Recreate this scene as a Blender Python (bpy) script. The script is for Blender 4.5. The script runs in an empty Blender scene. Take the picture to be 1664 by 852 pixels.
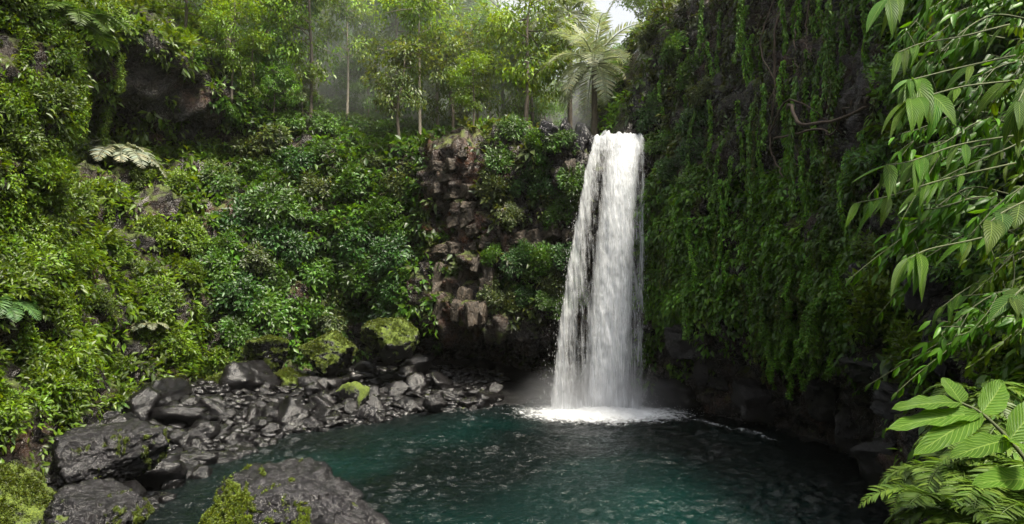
import bpy, bmesh, math, random
import numpy as np
from mathutils import Vector, Matrix, Quaternion
from mathutils.bvhtree import BVHTree

# ============================================================ camera, sky, sun, exposure
S = bpy.context.scene
COL = S.collection
rad = math.radians
random.seed(7)
RNG = np.random.default_rng(11)

CAMZ = 5.0
F = 1109.3                       # focal length in photo pixels (1664 wide)
PITCH = math.atan(44 / F)
cam = bpy.data.cameras.new('camera')
cam.lens = 24.0
cam.sensor_width = 36.0
cam.clip_start = 0.05
cam.clip_end = 600
camo = bpy.data.objects.new('camera', cam)
COL.objects.link(camo)
camo.location = (0, 0, CAMZ)
camo.rotation_euler = (math.pi / 2 + PITCH, 0, 0)
S.camera = camo

SUN_EL, SUN_AZ = 64.0, 134.0      # azimuth measured from +Y towards +X
SKY_STRENGTH = 0.105
w = bpy.data.worlds.new('World')
S.world = w
w.use_nodes = True
nt = w.node_tree
nt.nodes.clear()
sky = nt.nodes.new('ShaderNodeTexSky')
sky.sky_type = 'NISHITA'
sky.sun_disc = False
sky.sun_elevation = rad(SUN_EL)
sky.sun_rotation = rad(SUN_AZ)
sky.air_density = 1.0
sky.dust_density = 4.0
sky.ozone_density = 0.6
bg = nt.nodes.new('ShaderNodeBackground')
bg.inputs['Strength'].default_value = SKY_STRENGTH
wo = nt.nodes.new('ShaderNodeOutputWorld')
hs = nt.nodes.new('ShaderNodeHueSaturation')     # a milky, nearly white tropical sky
hs.inputs['Saturation'].default_value = .2
nt.links.new(sky.outputs[0], hs.inputs['Color'])
nt.links.new(hs.outputs[0], bg.inputs[0])
nt.links.new(bg.outputs[0], wo.inputs[0])

sun = bpy.data.lights.new('sun', 'SUN')
sun.energy = 3.4
sun.angle = rad(12)
sun.color = (1.0, 0.92, 0.76)
suno = bpy.data.objects.new('sun', sun)
COL.objects.link(suno)
sd = Vector((math.sin(rad(SUN_AZ)) * math.cos(rad(SUN_EL)), math.cos(rad(SUN_AZ)) * math.cos(rad(SUN_EL)), math.sin(rad(SUN_EL))))
suno.rotation_euler = sd.to_track_quat('Z', 'Y').to_euler()
suno.location = sd * 80

S.view_settings.view_transform = 'Standard'
S.view_settings.look = 'None'
S.view_settings.gamma = 1.0
S.view_settings.use_curve_mapping = False
S.view_settings.exposure = 1.62

cy = S.cycles
cy.use_denoising = True
cy.max_bounces = 6
cy.diffuse_bounces = 3
cy.glossy_bounces = 2
cy.transmission_bounces = 3
cy.volume_bounces = 1
cy.transparent_max_bounces = 14
cy.caustics_reflective = False
cy.caustics_refractive = False
cy.sample_clamp_indirect = 4.0
cy.use_adaptive_sampling = True
cy.adaptive_threshold = 0.02

HAZE_DENSITY = 0.00028
HAZE_G = 0.5
FOREST_MIST = 0.085

# ============================================================ helpers
def U(a, b): return random.uniform(a, b)

def ray(px, py):
    u = (px - 832) / F
    v = (426 - py) / F
    return Vector((u, math.cos(PITCH) - v * math.sin(PITCH), math.sin(PITCH) + v * math.cos(PITCH)))

def at(px, py, Y):
    r = ray(px, py)
    return Vector((r.x, r.y, r.z)) * (Y / r.y) + Vector((0, 0, CAMZ))

def project(P):
    """world (n,3) -> photo pixels (n,2), depth"""
    x = P[:, 0]; y = P[:, 1]; z = P[:, 2] - CAMZ
    c, s = math.cos(PITCH), math.sin(PITCH)
    d = y * c + z * s
    v = z * c - y * s
    dd = np.where(np.abs(d) < 1e-4, 1e-4, d)
    return 832 + F * x / dd, 426 - F * v / dd, d

_perm = np.random.default_rng(3).permutation(256)
_perm = np.concatenate([_perm, _perm, _perm])
_grad = np.random.default_rng(4).normal(size=(256, 3))
_grad /= np.linalg.norm(_grad, axis=1)[:, None]

def perlin(P):
    i = np.floor(P).astype(int)
    f = P - i
    i &= 255
    u = f * f * f * (f * (f * 6 - 15) + 10)
    out = 0
    for dx in (0, 1):
        wx = u[:, 0] if dx else 1 - u[:, 0]
        for dy in (0, 1):
            wy = u[:, 1] if dy else 1 - u[:, 1]
            for dz in (0, 1):
                wz = u[:, 2] if dz else 1 - u[:, 2]
                h = _perm[_perm[_perm[(i[:, 0] + dx) & 255] + ((i[:, 1] + dy) & 255)] + ((i[:, 2] + dz) & 255)]
                g = _grad[h]
                out = out + wx * wy * wz * (g[:, 0] * (f[:, 0] - dx) + g[:, 1] * (f[:, 1] - dy) + g[:, 2] * (f[:, 2] - dz))
    return out * 1.5

def fbm(P, octv=4, gain=0.5, lac=2.03):
    a, t = 1.0, 0
    for k in range(octv):
        t = t + a * perlin(P + k * 17.3)
        P = P * lac
        a *= gain
    return t

def worley(P):
    i = np.floor(P).astype(int)
    f = P - i
    f1 = np.full(len(P), 9.0); f2 = np.full(len(P), 9.0); cid = np.zeros(len(P), int)
    for dx in (-1, 0, 1):
        for dy in (-1, 0, 1):
            for dz in (-1, 0, 1):
                h = _perm[_perm[_perm[(i[:, 0] + dx) & 255] + ((i[:, 1] + dy) & 255)] + ((i[:, 2] + dz) & 255)]
                g = _grad[h] * 0.42 + 0.5
                d = np.sqrt((dx + g[:, 0] - f[:, 0]) ** 2 + (dy + g[:, 1] - f[:, 1]) ** 2 + (dz + g[:, 2] - f[:, 2]) ** 2)
                m = d < f1
                f2 = np.where(m, f1, np.minimum(f2, d))
                cid = np.where(m, h, cid)
                f1 = np.where(m, d, f1)
    return f1, f2, cid

def norm(a):
    return a / np.maximum(np.linalg.norm(a, axis=-1, keepdims=True), 1e-9)

def mesh_np(name, V, quads=None, tris=None, col=None, uv=None, smooth=True):
    me = bpy.data.meshes.new(name)
    V = np.asarray(V, np.float32)
    lo = []; tot = []
    if quads is not None and len(quads):
        lo.append(np.asarray(quads, np.int32).ravel()); tot.append(np.full(len(quads), 4, np.int32))
    if tris is not None and len(tris):
        lo.append(np.asarray(tris, np.int32).ravel()); tot.append(np.full(len(tris), 3, np.int32))
    lo = np.concatenate(lo); tot = np.concatenate(tot)
    me.vertices.add(len(V)); me.vertices.foreach_set('co', V.ravel())
    me.loops.add(len(lo)); me.loops.foreach_set('vertex_index', lo)
    st = np.concatenate([[0], np.cumsum(tot)[:-1]]).astype(np.int32)
    me.polygons.add(len(tot)); me.polygons.foreach_set('loop_start', st); me.polygons.foreach_set('loop_total', tot)
    if smooth:
        me.polygons.foreach_set('use_smooth', np.ones(len(tot), bool))
    if col is not None:
        at_ = me.attributes.new('Col', 'FLOAT_COLOR', 'POINT')
        c4 = np.ones((len(V), 4), np.float32); c4[:, :3] = col
        at_.data.foreach_set('color', c4.ravel())
    if uv is not None:
        l = me.uv_layers.new(name='UVMap')
        l.data.foreach_set('uv', np.asarray(uv, np.float32)[lo].ravel())
    me.update(calc_edges=True)
    return me

def obj(name, me, mat=None, parent=None):
    o = bpy.data.objects.new(name, me)
    COL.objects.link(o)
    if mat is not None and me is not None and len(me.materials) == 0:
        me.materials.append(mat)
    if parent is not None:
        o.parent = parent
    return o

def empty(name, loc=(0, 0, 0)):
    o = bpy.data.objects.new(name, None)
    COL.objects.link(o); o.location = loc; o.empty_display_size = 0.2
    return o

def tag(o, label=None, cat=None, group=None, kind=None):
    if label: o['label'] = label
    if cat: o['category'] = cat
    if group: o['group'] = group
    if kind: o['kind'] = kind
    return o

def copy_tree(o, parent=None):
    c = o.copy(); COL.objects.link(c); c.parent = parent
    for ch in list(o.children): copy_tree(ch, c)
    return c

class MB:
    """collects vertex / face arrays"""
    def __init__(s): s.V = []; s.Q = []; s.T = []; s.C = []; s.UV = []; s.n = 0
    def add(s, V, Q=None, T=None, C=None, UV=None):
        V = np.asarray(V, float)
        if Q is not None and len(Q): s.Q.append(np.asarray(Q) + s.n)
        if T is not None and len(T): s.T.append(np.asarray(T) + s.n)
        s.V.append(V); s.n += len(V)
        if C is not None: s.C.append(np.broadcast_to(np.asarray(C, float), (len(V), 3)))
        if UV is not None: s.UV.append(UV)
    def mesh(s, name, smooth=True):
        return mesh_np(name, np.concatenate(s.V), np.concatenate(s.Q) if s.Q else None, np.concatenate(s.T) if s.T else None,
                       np.concatenate(s.C) if s.C else None, np.concatenate(s.UV) if s.UV else None, smooth)

def tube(mb, pts, radii, seg=7, C=None):
    pts = np.asarray(pts, float); n = len(pts)
    radii = np.broadcast_to(np.asarray(radii, float), (n,))
    t = norm(np.gradient(pts, axis=0))
    ref = np.array([0.31, 0.17, 0.93]) if abs(t[:, 2]).mean() < 0.85 else np.array([0.95, 0.3, 0.05])
    a = norm(np.cross(t, ref)); b = np.cross(t, a)
    th = np.linspace(0, 2 * math.pi, seg, endpoint=False)
    ring = a[:, None] * np.cos(th)[None, :, None] + b[:, None] * np.sin(th)[None, :, None]
    V = (pts[:, None] + ring * radii[:, None, None]).reshape(-1, 3)
    i = np.arange(n - 1)[:, None] * seg; j = np.arange(seg)[None]; k = (j + 1) % seg
    Q = np.stack([i + j, i + k, i + seg + k, i + seg + j], -1).reshape(-1, 4)
    e = [list(range((n - 1) * seg, n * seg))]
    V = np.vstack([V, pts[-1:] + t[-1:] * radii[-1], pts[:1]])
    T = [[(n - 1) * seg + q, (n - 1) * seg + (q + 1) % seg, n * seg] for q in range(seg)] + [[(q + 1) % seg, q, n * seg + 1] for q in range(seg)]
    mb.add(V, Q, T, C)

def spline(ctrl, n):
    c = np.asarray(ctrl, float)
    c = np.vstack([2 * c[0] - c[1], c, 2 * c[-1] - c[-2]])
    m = len(c) - 3
    t = np.linspace(0, m - 1e-6, n); i = t.astype(int); f = (t - i)[:, None]
    p0, p1, p2, p3 = c[i], c[i + 1], c[i + 2], c[i + 3]
    return 0.5 * (2 * p1 + (p2 - p0) * f + (2 * p0 - 5 * p1 + 4 * p2 - p3) * f ** 2 + (3 * p1 - p0 - 3 * p2 + p3) * f ** 3)

# ---------------------------------------------------------------- leaves
def leaves(mb, P, D, N, L, Wd, C, fold=0.18, droop=0.22, fine=True):
    """many leaves at once: base P, direction D, face normal N, length L, width Wd, colour C (n,3)"""
    n = len(P)
    D = norm(D); N = N - D * np.sum(N * D, 1, keepdims=True); N = norm(N); Sx = np.cross(D, N)
    L = np.broadcast_to(L, (n,))[:, None]; Wd = np.broadcast_to(Wd, (n,))[:, None]
    if fine:
        dz = lambda t: -N * (droop * t * t) * L
        m1 = P + D * L * .28 + dz(.28); m2 = P + D * L * .66 + dz(.66); tip = P + D * L * 1.0 + dz(1.0)
        l1 = m1 + Sx * Wd * .46 + N * fold * Wd; r1 = m1 - Sx * Wd * .46 + N * fold * Wd
        l2 = m2 + Sx * Wd * .40 + N * fold * Wd * .8; r2 = m2 - Sx * Wd * .40 + N * fold * Wd * .8
        V = np.stack([P, m1, l1, r1, m2, l2, r2, tip], 1).reshape(-1, 3)
        b = (np.arange(n) * 8)[:, None, None]
        T = (np.array([[0, 1, 2], [0, 3, 1], [5, 4, 7], [4, 6, 7]])[None] + b).reshape(-1, 3)
        Q = (np.array([[2, 1, 4, 5], [1, 3, 6, 4]])[None] + b).reshape(-1, 4)
        mb.add(V, Q, T, np.repeat(C, 8, 0))
    else:
        m = P + D * L * .5 - N * droop * .25 * L
        tip = P + D * L - N * droop * L
        l = P + D * L * .45 + Sx * Wd * .5 + N * fold * Wd
        r = P + D * L * .45 - Sx * Wd * .5 + N * fold * Wd
        V = np.stack([P, m, l, r, tip], 1).reshape(-1, 3)
        b = (np.arange(n) * 5)[:, None, None]
        Q = (np.array([[0, 1, 4, 2], [0, 3, 4, 1]])[None] + b).reshape(-1, 4)
        mb.add(V, Q, None, np.repeat(C, 5, 0))

def palette(n, base, dv=0.25, dh=0.07, rng=RNG):
    """per-leaf natural colour variation around base (linear rgb)"""
    base = np.broadcast_to(np.asarray(base, float), (n, 3))
    v = np.exp(rng.normal(0, dv, (n, 1)))
    h = rng.normal(0, dh, (n, 1))
    c = base * v * np.concatenate([1 + h * 1.6, 1 + h * 0.4, 1 - h * 0.8], 1)
    return np.clip(c, 0.003, 0.6)

def clumps(mb, C, N, k, R, L, asp, base, up=0.8, down=0.35, out=0.6, flat=0.6, fine=False, rng=RNG, dv=.25, dh=.07):
    """k leaves round each clump centre C (m,3) with outward normal N (m,3); R, L arrays or scalars; base colour (m,3) or (3,)"""
    m = len(C)
    if m == 0: return
    R = np.broadcast_to(R, (m,)); L = np.broadcast_to(L, (m,))
    base = np.broadcast_to(np.asarray(base, float), (m, 3))
    base = palette(m, base, .22, .05, rng)
    Cn = np.repeat(C, k, 0); Nn = np.repeat(N, k, 0); Rn = np.repeat(R, k)[:, None]; Ln = np.repeat(L, k)
    o = norm(rng.normal(size=(m * k, 3))) * rng.random((m * k, 1)) ** 0.4
    dn = np.sum(o * Nn, 1, keepdims=True)
    o = o - Nn * dn * (1 - flat)
    P = Cn + o * Rn
    z = np.array([0, 0, 1.0])
    D = o * .7 + Nn * out + rng.normal(size=(m * k, 3)) * .45 - z * down
    Fn = z * up + Nn * .55 + o * .3 + rng.normal(size=(m * k, 3)) * .4
    Lr = Ln * rng.uniform(.55, 1.25, m * k)
    leaves(mb, P, D, Fn, Lr, Lr * asp, palette(m * k, np.repeat(base, k, 0), dv, dh, rng), fine=fine, droop=rng.uniform(.05, .4, (m * k, 1)))

# ============================================================ materials
def new_mat(name):
    m = bpy.data.materials.new(name); m.use_nodes = True
    t = m.node_tree; t.nodes.clear()
    return m, t, t.nodes.new('ShaderNodeOutputMaterial')

def nd(t, typ, **kw):
    n = t.nodes.new(typ)
    for k, v in kw.items():
        if k.startswith('i_'):
            key = k[2:]
            n.inputs[int(key) if key.isdigit() else key.replace('_', ' ')].default_value = v
        else: setattr(n, k, v)
    return n

def noise(t, vec, scale, detail=4, rough=.55, dist=0.0):
    n = nd(t, 'ShaderNodeTexNoise'); n.inputs['Scale'].default_value = scale; n.inputs['Detail'].default_value = detail
    n.inputs['Roughness'].default_value = rough; n.inputs['Distortion'].default_value = dist
    if vec is not None: t.links.new(vec, n.inputs['Vector'])
    return n

def ramp(t, fac, stops):
    r = nd(t, 'ShaderNodeValToRGB')
    e = r.color_ramp.elements
    while len(e) < len(stops): e.new(0.5)
    for el, (p, c) in zip(e, stops):
        el.position = p; el.color = (*c, 1) if len(c) == 3 else c
    t.links.new(fac, r.inputs[0])
    return r

def math_(t, op, a, b=None, clamp=False):
    n = nd(t, 'ShaderNodeMath', operation=op, use_clamp=clamp)
    for k, v in ((0, a), (1, b)):
        if v is None: continue
        if isinstance(v, (int, float)): n.inputs[k].default_value = v
        else: t.links.new(v, n.inputs[k])
    return n.outputs[0]

def mix_rgb(t, fac, a, b, mode='MIX'):
    n = nd(t, 'ShaderNodeMix', data_type='RGBA', blend_type=mode)
    for k, v in ((0, fac), (6, a), (7, b)):
        if isinstance(v, (int, float)): n.inputs[k].default_value = v
        elif isinstance(v, tuple): n.inputs[k].default_value = (*v, 1)
        else: t.links.new(v, n.inputs[k])
    return n.outputs[2]

def leaf_mat(name, trans=0.42, rough=0.42, spec=0.45, veins=False, tint=(1.5, 1.25, .45)):
    m, t, out = new_mat(name)
    a = nd(t, 'ShaderNodeAttribute', attribute_name='Col')
    col = a.outputs['Color']
    p = nd(t, 'ShaderNodeBsdfPrincipled')
    geo = nd(t, 'ShaderNodeNewGeometry')
    n1 = noise(t, geo.outputs['Position'], 9.0, 3)
    col = mix_rgb(t, .35, col, ramp(t, n1.outputs[0], [(.3, (.6, .6, .6)), (.7, (1.35, 1.3, 1.1))]).outputs[0], 'MULTIPLY')
    if veins:
        uv = nd(t, 'ShaderNodeUVMap')
        sx = nd(t, 'ShaderNodeSeparateXYZ'); t.links.new(uv.outputs[0], sx.inputs[0])
        ax = math_(t, 'ABSOLUTE', sx.outputs[0])
        ph = math_(t, 'SUBTRACT', math_(t, 'MULTIPLY', sx.outputs[1], 11.0), math_(t, 'MULTIPLY', ax, 3.2))
        fr = math_(t, 'ABSOLUTE', math_(t, 'SUBTRACT', math_(t, 'FRACT', ph), .5))
        side = math_(t, 'GREATER_THAN', fr, .43)
        mid = math_(t, 'LESS_THAN', ax, .05)
        v = math_(t, 'MAXIMUM', side, mid)
        col = mix_rgb(t, math_(t, 'MULTIPLY', v, .45), col, (.30, .42, .10))
        b = nd(t, 'ShaderNodeBump'); b.inputs['Strength'].default_value = .6; b.inputs['Distance'].default_value = .01
        t.links.new(fr, b.inputs['Height']); t.links.new(b.outputs[0], p.inputs['Normal'])
    t.links.new(col, p.inputs['Base Color'])
    p.inputs['Roughness'].default_value = rough
    p.inputs['Specular IOR Level'].default_value = spec
    tr = nd(t, 'ShaderNodeBsdfTranslucent')
    t.links.new(mix_rgb(t, 1.0, col, tint, 'MULTIPLY'), tr.inputs[0])
    mx = nd(t, 'ShaderNodeMixShader'); mx.inputs[0].default_value = trans
    t.links.new(p.outputs[0], mx.inputs[1]); t.links.new(tr.outputs[0], mx.inputs[2])
    t.links.new(mx.outputs[0], out.inputs[0])
    return m

def rock_mat(name, dark=(.018, .017, .019), light=(.10, .095, .10), moss=0.0, moss_lo=.35, wet=.35, scale=1.0, world=False, stain=None, bump=.6, mossz=.3, crk=.45, cs=1.5):
    m, t, out = new_mat(name)
    p = nd(t, 'ShaderNodeBsdfPrincipled')
    geo = nd(t, 'ShaderNodeNewGeometry')
    if world: vec = geo.outputs['Position']
    else:
        tc = nd(t, 'ShaderNodeTexCoord'); oi = nd(t, 'ShaderNodeObjectInfo')
        va = nd(t, 'ShaderNodeVectorMath', operation='ADD')
        cr = nd(t, 'ShaderNodeCombineXYZ')
        t.links.new(math_(t, 'MULTIPLY', oi.outputs['Random'], 37.0), cr.inputs[0])
        t.links.new(tc.outputs['Object'], va.inputs[0]); t.links.new(cr.outputs[0], va.inputs[1])
        vec = va.outputs[0]
    nb = noise(t, vec, 1.3 * scale, 6, .6)
    nf = noise(t, vec, 9 * scale, 8, .68)
    col = ramp(t, nb.outputs[0], [(.32, dark), (.68, light)]).outputs[0]
    col = mix_rgb(t, .75, col, ramp(t, nf.outputs[0], [(.3, (.35, .35, .37)), (.5, (.9, .9, .9)), (.72, (1.9, 1.85, 1.85))]).outputs[0], 'MULTIPLY')
    if stain is not None:
        ns = noise(t, vec, .55 * scale, 4, .6)
        col = mix_rgb(t, ramp(t, ns.outputs[0], [(.48, (0, 0, 0)), (.62, (1, 1, 1))]).outputs[0], col, mix_rgb(t, 1., col, stain, 'MULTIPLY'))
    nv = nd(t, 'ShaderNodeTexVoronoi', feature='DISTANCE_TO_EDGE'); nv.inputs['Scale'].default_value = cs * scale
    vd = nd(t, 'ShaderNodeVectorMath', operation='ADD')
    nw = noise(t, vec, 3 * scale, 5, .6)
    t.links.new(vec, vd.inputs[0]); t.links.new(nw.outputs['Color'], vd.inputs[1]); t.links.new(vd.outputs[0], nv.inputs['Vector'])
    crack = ramp(t, nv.outputs[0], [(0, (0, 0, 0)), (.06, (1, 1, 1))]).outputs[0]
    col = mix_rgb(t, crk, col, mix_rgb(t, 1., col, crack, 'MULTIPLY'))
    rr = ramp(t, nf.outputs[0], [(.35, (wet, wet, wet)), (.7, (min(1, wet + .15),) * 3)]).outputs[0]
    if moss > 0:
        sx = nd(t, 'ShaderNodeSeparateXYZ'); t.links.new(geo.outputs['Normal'], sx.inputs[0])
        nm = noise(t, vec, 2.2 * scale, 5, .65)
        a = math_(t, 'ADD', math_(t, 'MULTIPLY', sx.outputs[2], mossz), nm.outputs[0])
        mf = ramp(t, a, [(moss_lo, (0, 0, 0)), (moss_lo + .12, (1, 1, 1))]).outputs[0]
        mf = math_(t, 'MULTIPLY', mf, moss)
        am = nd(t, 'ShaderNodeAttribute', attribute_name='Col')
        sa = nd(t, 'ShaderNodeSeparateColor'); t.links.new(am.outputs['Color'], sa.inputs[0])
        ma = math_(t, 'ADD', sa.outputs[0], math_(t, 'MULTIPLY', math_(t, 'SUBTRACT', nm.outputs[0], .5), .9))
        if world: col = mix_rgb(t, math_(t, 'MULTIPLY', sa.outputs[1], ramp(t, nm.outputs[0], [(.35, (.35, .35, .35)), (.6, (1, 1, 1))]).outputs[0]), col, mix_rgb(t, 1., col, (2.7, 2.05, 1.6), 'MULTIPLY'))
        mf = math_(t, 'MAXIMUM', mf, ramp(t, ma, [(.5, (0, 0, 0)), (.66, (1, 1, 1))]).outputs[0])
        ng = noise(t, vec, 30 * scale, 4, .7)
        mc = ramp(t, ng.outputs[0], [(.3, (.022, .036, .006)), (.55, (.085, .12, .012)), (.75, (.17, .20, .025))]).outputs[0]
        col = mix_rgb(t, mf, col, mc)
        rr = mix_rgb(t, mf, rr, (.9, .9, .9))
    t.links.new(col, p.inputs['Base Color']); t.links.new(rr, p.inputs['Roughness'])
    p.inputs['Specular IOR Level'].default_value = .45
    if crk == 0: crack = nb.outputs[0]
    h = math_(t, 'ADD', math_(t, 'ADD', nf.outputs[0], math_(t, 'MULTIPLY', nb.outputs[0], .8)), math_(t, 'MULTIPLY', crack, .35))
    b = nd(t, 'ShaderNodeBump'); b.inputs['Strength'].default_value = bump; b.inputs['Distance'].default_value = .12 / scale
    t.links.new(h, b.inputs['Height']); t.links.new(b.outputs[0], p.inputs['Normal'])
    t.links.new(p.outputs[0], out.inputs[0])
    return m

def bark_mat(name, a, b_):
    m, t, out = new_mat(name)
    p = nd(t, 'ShaderNodeBsdfPrincipled')
    geo = nd(t, 'ShaderNodeNewGeometry')
    mp = nd(t, 'ShaderNodeMapping'); mp.inputs['Scale'].default_value = (5, 5, 1.2); t.links.new(geo.outputs['Position'], mp.inputs[0])
    n = noise(t, mp.outputs[0], 3, 6, .65)
    t.links.new(ramp(t, n.outputs[0], [(.3, a), (.7, b_)]).outputs[0], p.inputs['Base Color'])
    p.inputs['Roughness'].default_value = .8
    b = nd(t, 'ShaderNodeBump'); b.inputs['Strength'].default_value = .5; b.inputs['Distance'].default_value = .03
    t.links.new(n.outputs[0], b.inputs['Height']); t.links.new(b.outputs[0], p.inputs['Normal'])
    t.links.new(p.outputs[0], out.inputs[0])
    return m

M_LEAF = leaf_mat('leaf')
M_LEAF_BIG = leaf_mat('broad_leaf', trans=.5, rough=.48, spec=.22, veins=True, tint=(1.5, 1.3, .3))
M_FERN = leaf_mat('fern_leaf', trans=.35, rough=.5, tint=(1.05, 1.15, .7))
M_CLIFF = rock_mat('cliff_rock', (.004, .0033, .003), (.040, .031, .025), crk=.8, cs=1.1, moss=.8, moss_lo=.66, wet=.2, scale=.9, world=True, stain=(1.6, .95, .6), bump=1.0)
M_GROUND = rock_mat('shore_ground', (.002, .002, .002), (.008, .008, .008), wet=.3, scale=2.0, world=True)
M_ROCK = rock_mat('wet_rock', (.002, .0018, .002), (.014, .013, .0135), wet=.07, scale=1.6, moss=.6, moss_lo=.86, crk=0.0, bump=.45)
M_ROCK_MOSS = rock_mat('mossy_rock', (.003, .0027, .003), (.014, .013, .014), wet=.14, scale=1.0, moss=1.0, moss_lo=.52, mossz=.35)
M_ROCK_BIG = rock_mat('boulder_rock', (.0025, .0022, .0025), (.020, .0185, .020), wet=.06, scale=1.3, moss=.75, moss_lo=.74, mossz=.05)
M_BARK = bark_mat('bark', (.05, .04, .03), (.16, .13, .10))
M_BARK_PALE = bark_mat('pale_bark', (.20, .17, .13), (.42, .37, .30))
M_ROOT = bark_mat('root_bark', (.03, .02, .014), (.11, .075, .05))
M_STEM = bark_mat('green_stem', (.04, .05, .02), (.09, .11, .04))

# ============================================================ the cliffs: one sheet per stretch, swept from station profiles
ST = [  # X, Y, outward direction, profile [(distance outward, height)]
 (-1, -19, (0, -1),     [(1,-2),(0,.3),(.8,2),(2.2,5),(3.5,8),(5.5,12),(9,17),(22,24),(60,40)]),  # unseen gorge end behind the camera, added to block low front light
 (-9, -15, (-.7, -.7),  [(1,-2),(0,.3),(.8,2),(2.2,5),(3.5,8),(5.5,12),(9,17),(22,24),(60,40)]),
 (-12, -6, (-1, 0),     [(1,-2),(0,.3),(.8,2),(2.2,5),(3.5,8),(5.5,12),(9,17),(22,24),(60,40)]),
 (-11.8, 6, (-1, 0),    [(1,-2),(0,.3),(.5,2),(1.2,5),(1.8,8),(2.5,12),(3.4,17),(12,26),(60,42)]),
 (-11.5, 13, (-1, .05), [(1,-2),(0,.3),(.5,2),(1.2,5),(1.8,8),(2.5,12),(3.4,17),(12,26),(60,42)]),
 (-11.7, 17, (-1, .1),  [(1,-2),(0,.3),(.5,2),(1.2,5),(1.8,8),(2.5,12),(3.4,17),(12,26),(60,42)]),
 (-12.5, 20.6, (-.97, .25), [(1,-2),(0,.3),(.5,2),(1.2,5),(1.8,8),(2.5,12),(3.4,17),(12,26),(60,42)]),
 (-14.3, 25.6, (-.9, .4), [(1,-2),(0,.5),(1,2.6),(2.5,6),(4.6,9.5),(8.4,12),(4.6,17.2),(15,25),(60,42)]),
 (-13, 30.5, (-.6, .8), [(1,-2),(0,.7),(.9,3),(2.0,6),(3.8,9.3),(7.4,12),(5.2,16.8),(18,24),(60,42)]),
 (-9, 33, (-.25, 1),    [(1,-2),(0,.8),(.7,3.2),(1.6,6.3),(2.8,9.3),(4.5,12.2),(8,14.5),(22,21),(70,42)]),
 (-5, 33.3, (-.1, 1),   [(5,-2),(4.4,.7),(3.8,2.4),(0,3.5),(.5,6.2),(1.2,9.2),(2.5,12.5),(20,18),(70,42)]),
 (-1, 32.3, (0, 1),     [(5,-2),(4.4,.6),(4,2.2),(-.8,3.3),(-.8,6),(-.3,9),(.6,12.3),(20,16.5),(70,40)]),
 (2, 31, (0, 1),        [(4,-2),(3.3,.4),(2.9,1.9),(0,3.0),(-.2,6),(0,9),(.4,12.3),(20,14.5),(70,36)]),
 (4.3, 30.6, (0, 1),    [(1.5,-2),(1.2,.3),(1,2.2),(.9,4),(.6,6.5),(.3,9),(.3,11.45),(20,12.8),(70,32)]),
 (6.3, 29.5, (.2, 1),   [(1,-2),(.8,.3),(.6,2.5),(.3,5),(0,8),(.2,11.5),(1.5,16),(14,22),(70,38)]),
 (7.2, 26.5, (.9, .35), [(1.5,-2),(1.3,.3),(1.1,2.6),(-.2,3.9),(0,8),(.5,13),(1.5,18),(12,24),(60,36)]),
 (8.4, 23.5, (1, .1),   [(1.5,-2),(1.3,.3),(1.2,2.6),(-.2,3.9),(-.3,8),(0,13),(.6,18),(10,24),(60,36)]),
 (8.9, 20, (1, 0),      [(1.4,-2),(1.2,.3),(1.0,2.4),(0,3.6),(-.2,8),(.2,13),(1,18),(10,24),(60,36)]),
 (8.3, 16.5, (1, -.1),  [(.9,-2),(.7,.3),(.6,2.2),(.3,3.6),(.4,7),(.8,11),(1.6,15),(9,21),(60,36)]),
 (7.7, 13, (1, -.1),    [(.5,-2),(.1,.3),(.3,2.2),(.8,4),(1.1,7),(1.5,11),(2.4,15),(9,19),(60,36)]),
 (6.9, 10, (1, -.15),   [(.3,-2),(0,.3),(.4,2),(1.2,4),(1.7,7),(2.4,10),(3.6,13),(10,17),(60,34)]),
 (5.4, 7, (1, -.3),     [(.2,-2),(0,.3),(.4,1.7),(1.0,3.4),(1.9,5.8),(3,8.5),(4.8,11.5),(10,14),(60,34)]),
 (3.5, 4.3, (.9, -.4),  [(.2,-2),(0,.3),(.3,1.3),(.8,2.8),(1.7,4.6),(3,7),(4.6,9),(10,12),(60,34)]),
 (2.8, 1, (1, -.05),    [(.2,-2),(0,.3),(.3,1.3),(.8,2.6),(1.7,4.2),(3,6.5),(4.6,8.5),(10,12),(60,34)]),
 (2.8, -6, (1, 0),      [(.2,-2),(0,.3),(.3,1.3),(.8,2.6),(1.7,4.2),(3,6.5),(4.6,8.5),(10,12),(60,34)]),
 (2.4, -14, (1, -.4),   [(1,-2),(0,.3),(.8,2),(2.2,5),(3.5,8),(5.5,12),(9,15),(18,20),(60,38)]),  # other half of the added rear wall that keeps front light out
 (-1, -19, (.0, -1),    [(1,-2),(0,.3),(.8,2),(2.2,5),(3.5,8),(5.5,12),(9,17),(22,24),(60,40)]),
]
NS = len(ST)
foot = np.array([[s[0], s[1]] for s in ST], float)
dirs = norm(np.array([s[2] for s in ST], float))
prof = np.array([s[3] for s in ST], float)              # NS,9,2
SUBS, SUBT = 26, [5, 11, 11, 16, 16, 18, 18, 22, 0]
def cr(arr, n_sub):
    """catmull-rom along axis 0 through flattened rows"""
    a = arr.reshape(len(arr), -1)
    r = spline(a, (len(arr) - 1) * n_sub + 1)
    return r.reshape((-1,) + arr.shape[1:])
fs, ds, ps = cr(foot, SUBS), norm(cr(dirs, SUBS)), cr(prof, SUBS)
nS = len(fs)
tt = []
for k in range(8):
    m_ = [5, 11, 12, 17, 17, 18, 20, 16][k]
    tt += list(k + np.arange(m_) / m_)
tt = np.array(tt + [8.0 - 1e-6]); nT = len(tt)
pt = np.transpose(ps, (1, 0, 2)).reshape(9, -1)
c9 = np.vstack([2 * pt[:1] - pt[1:2], pt, 2 * pt[-1:] - pt[-2:-1]])
ti = tt.astype(int); tf = (tt - ti)[:, None]
p0, p1, p2, p3 = c9[ti], c9[ti + 1], c9[ti + 2], c9[ti + 3]
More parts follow.
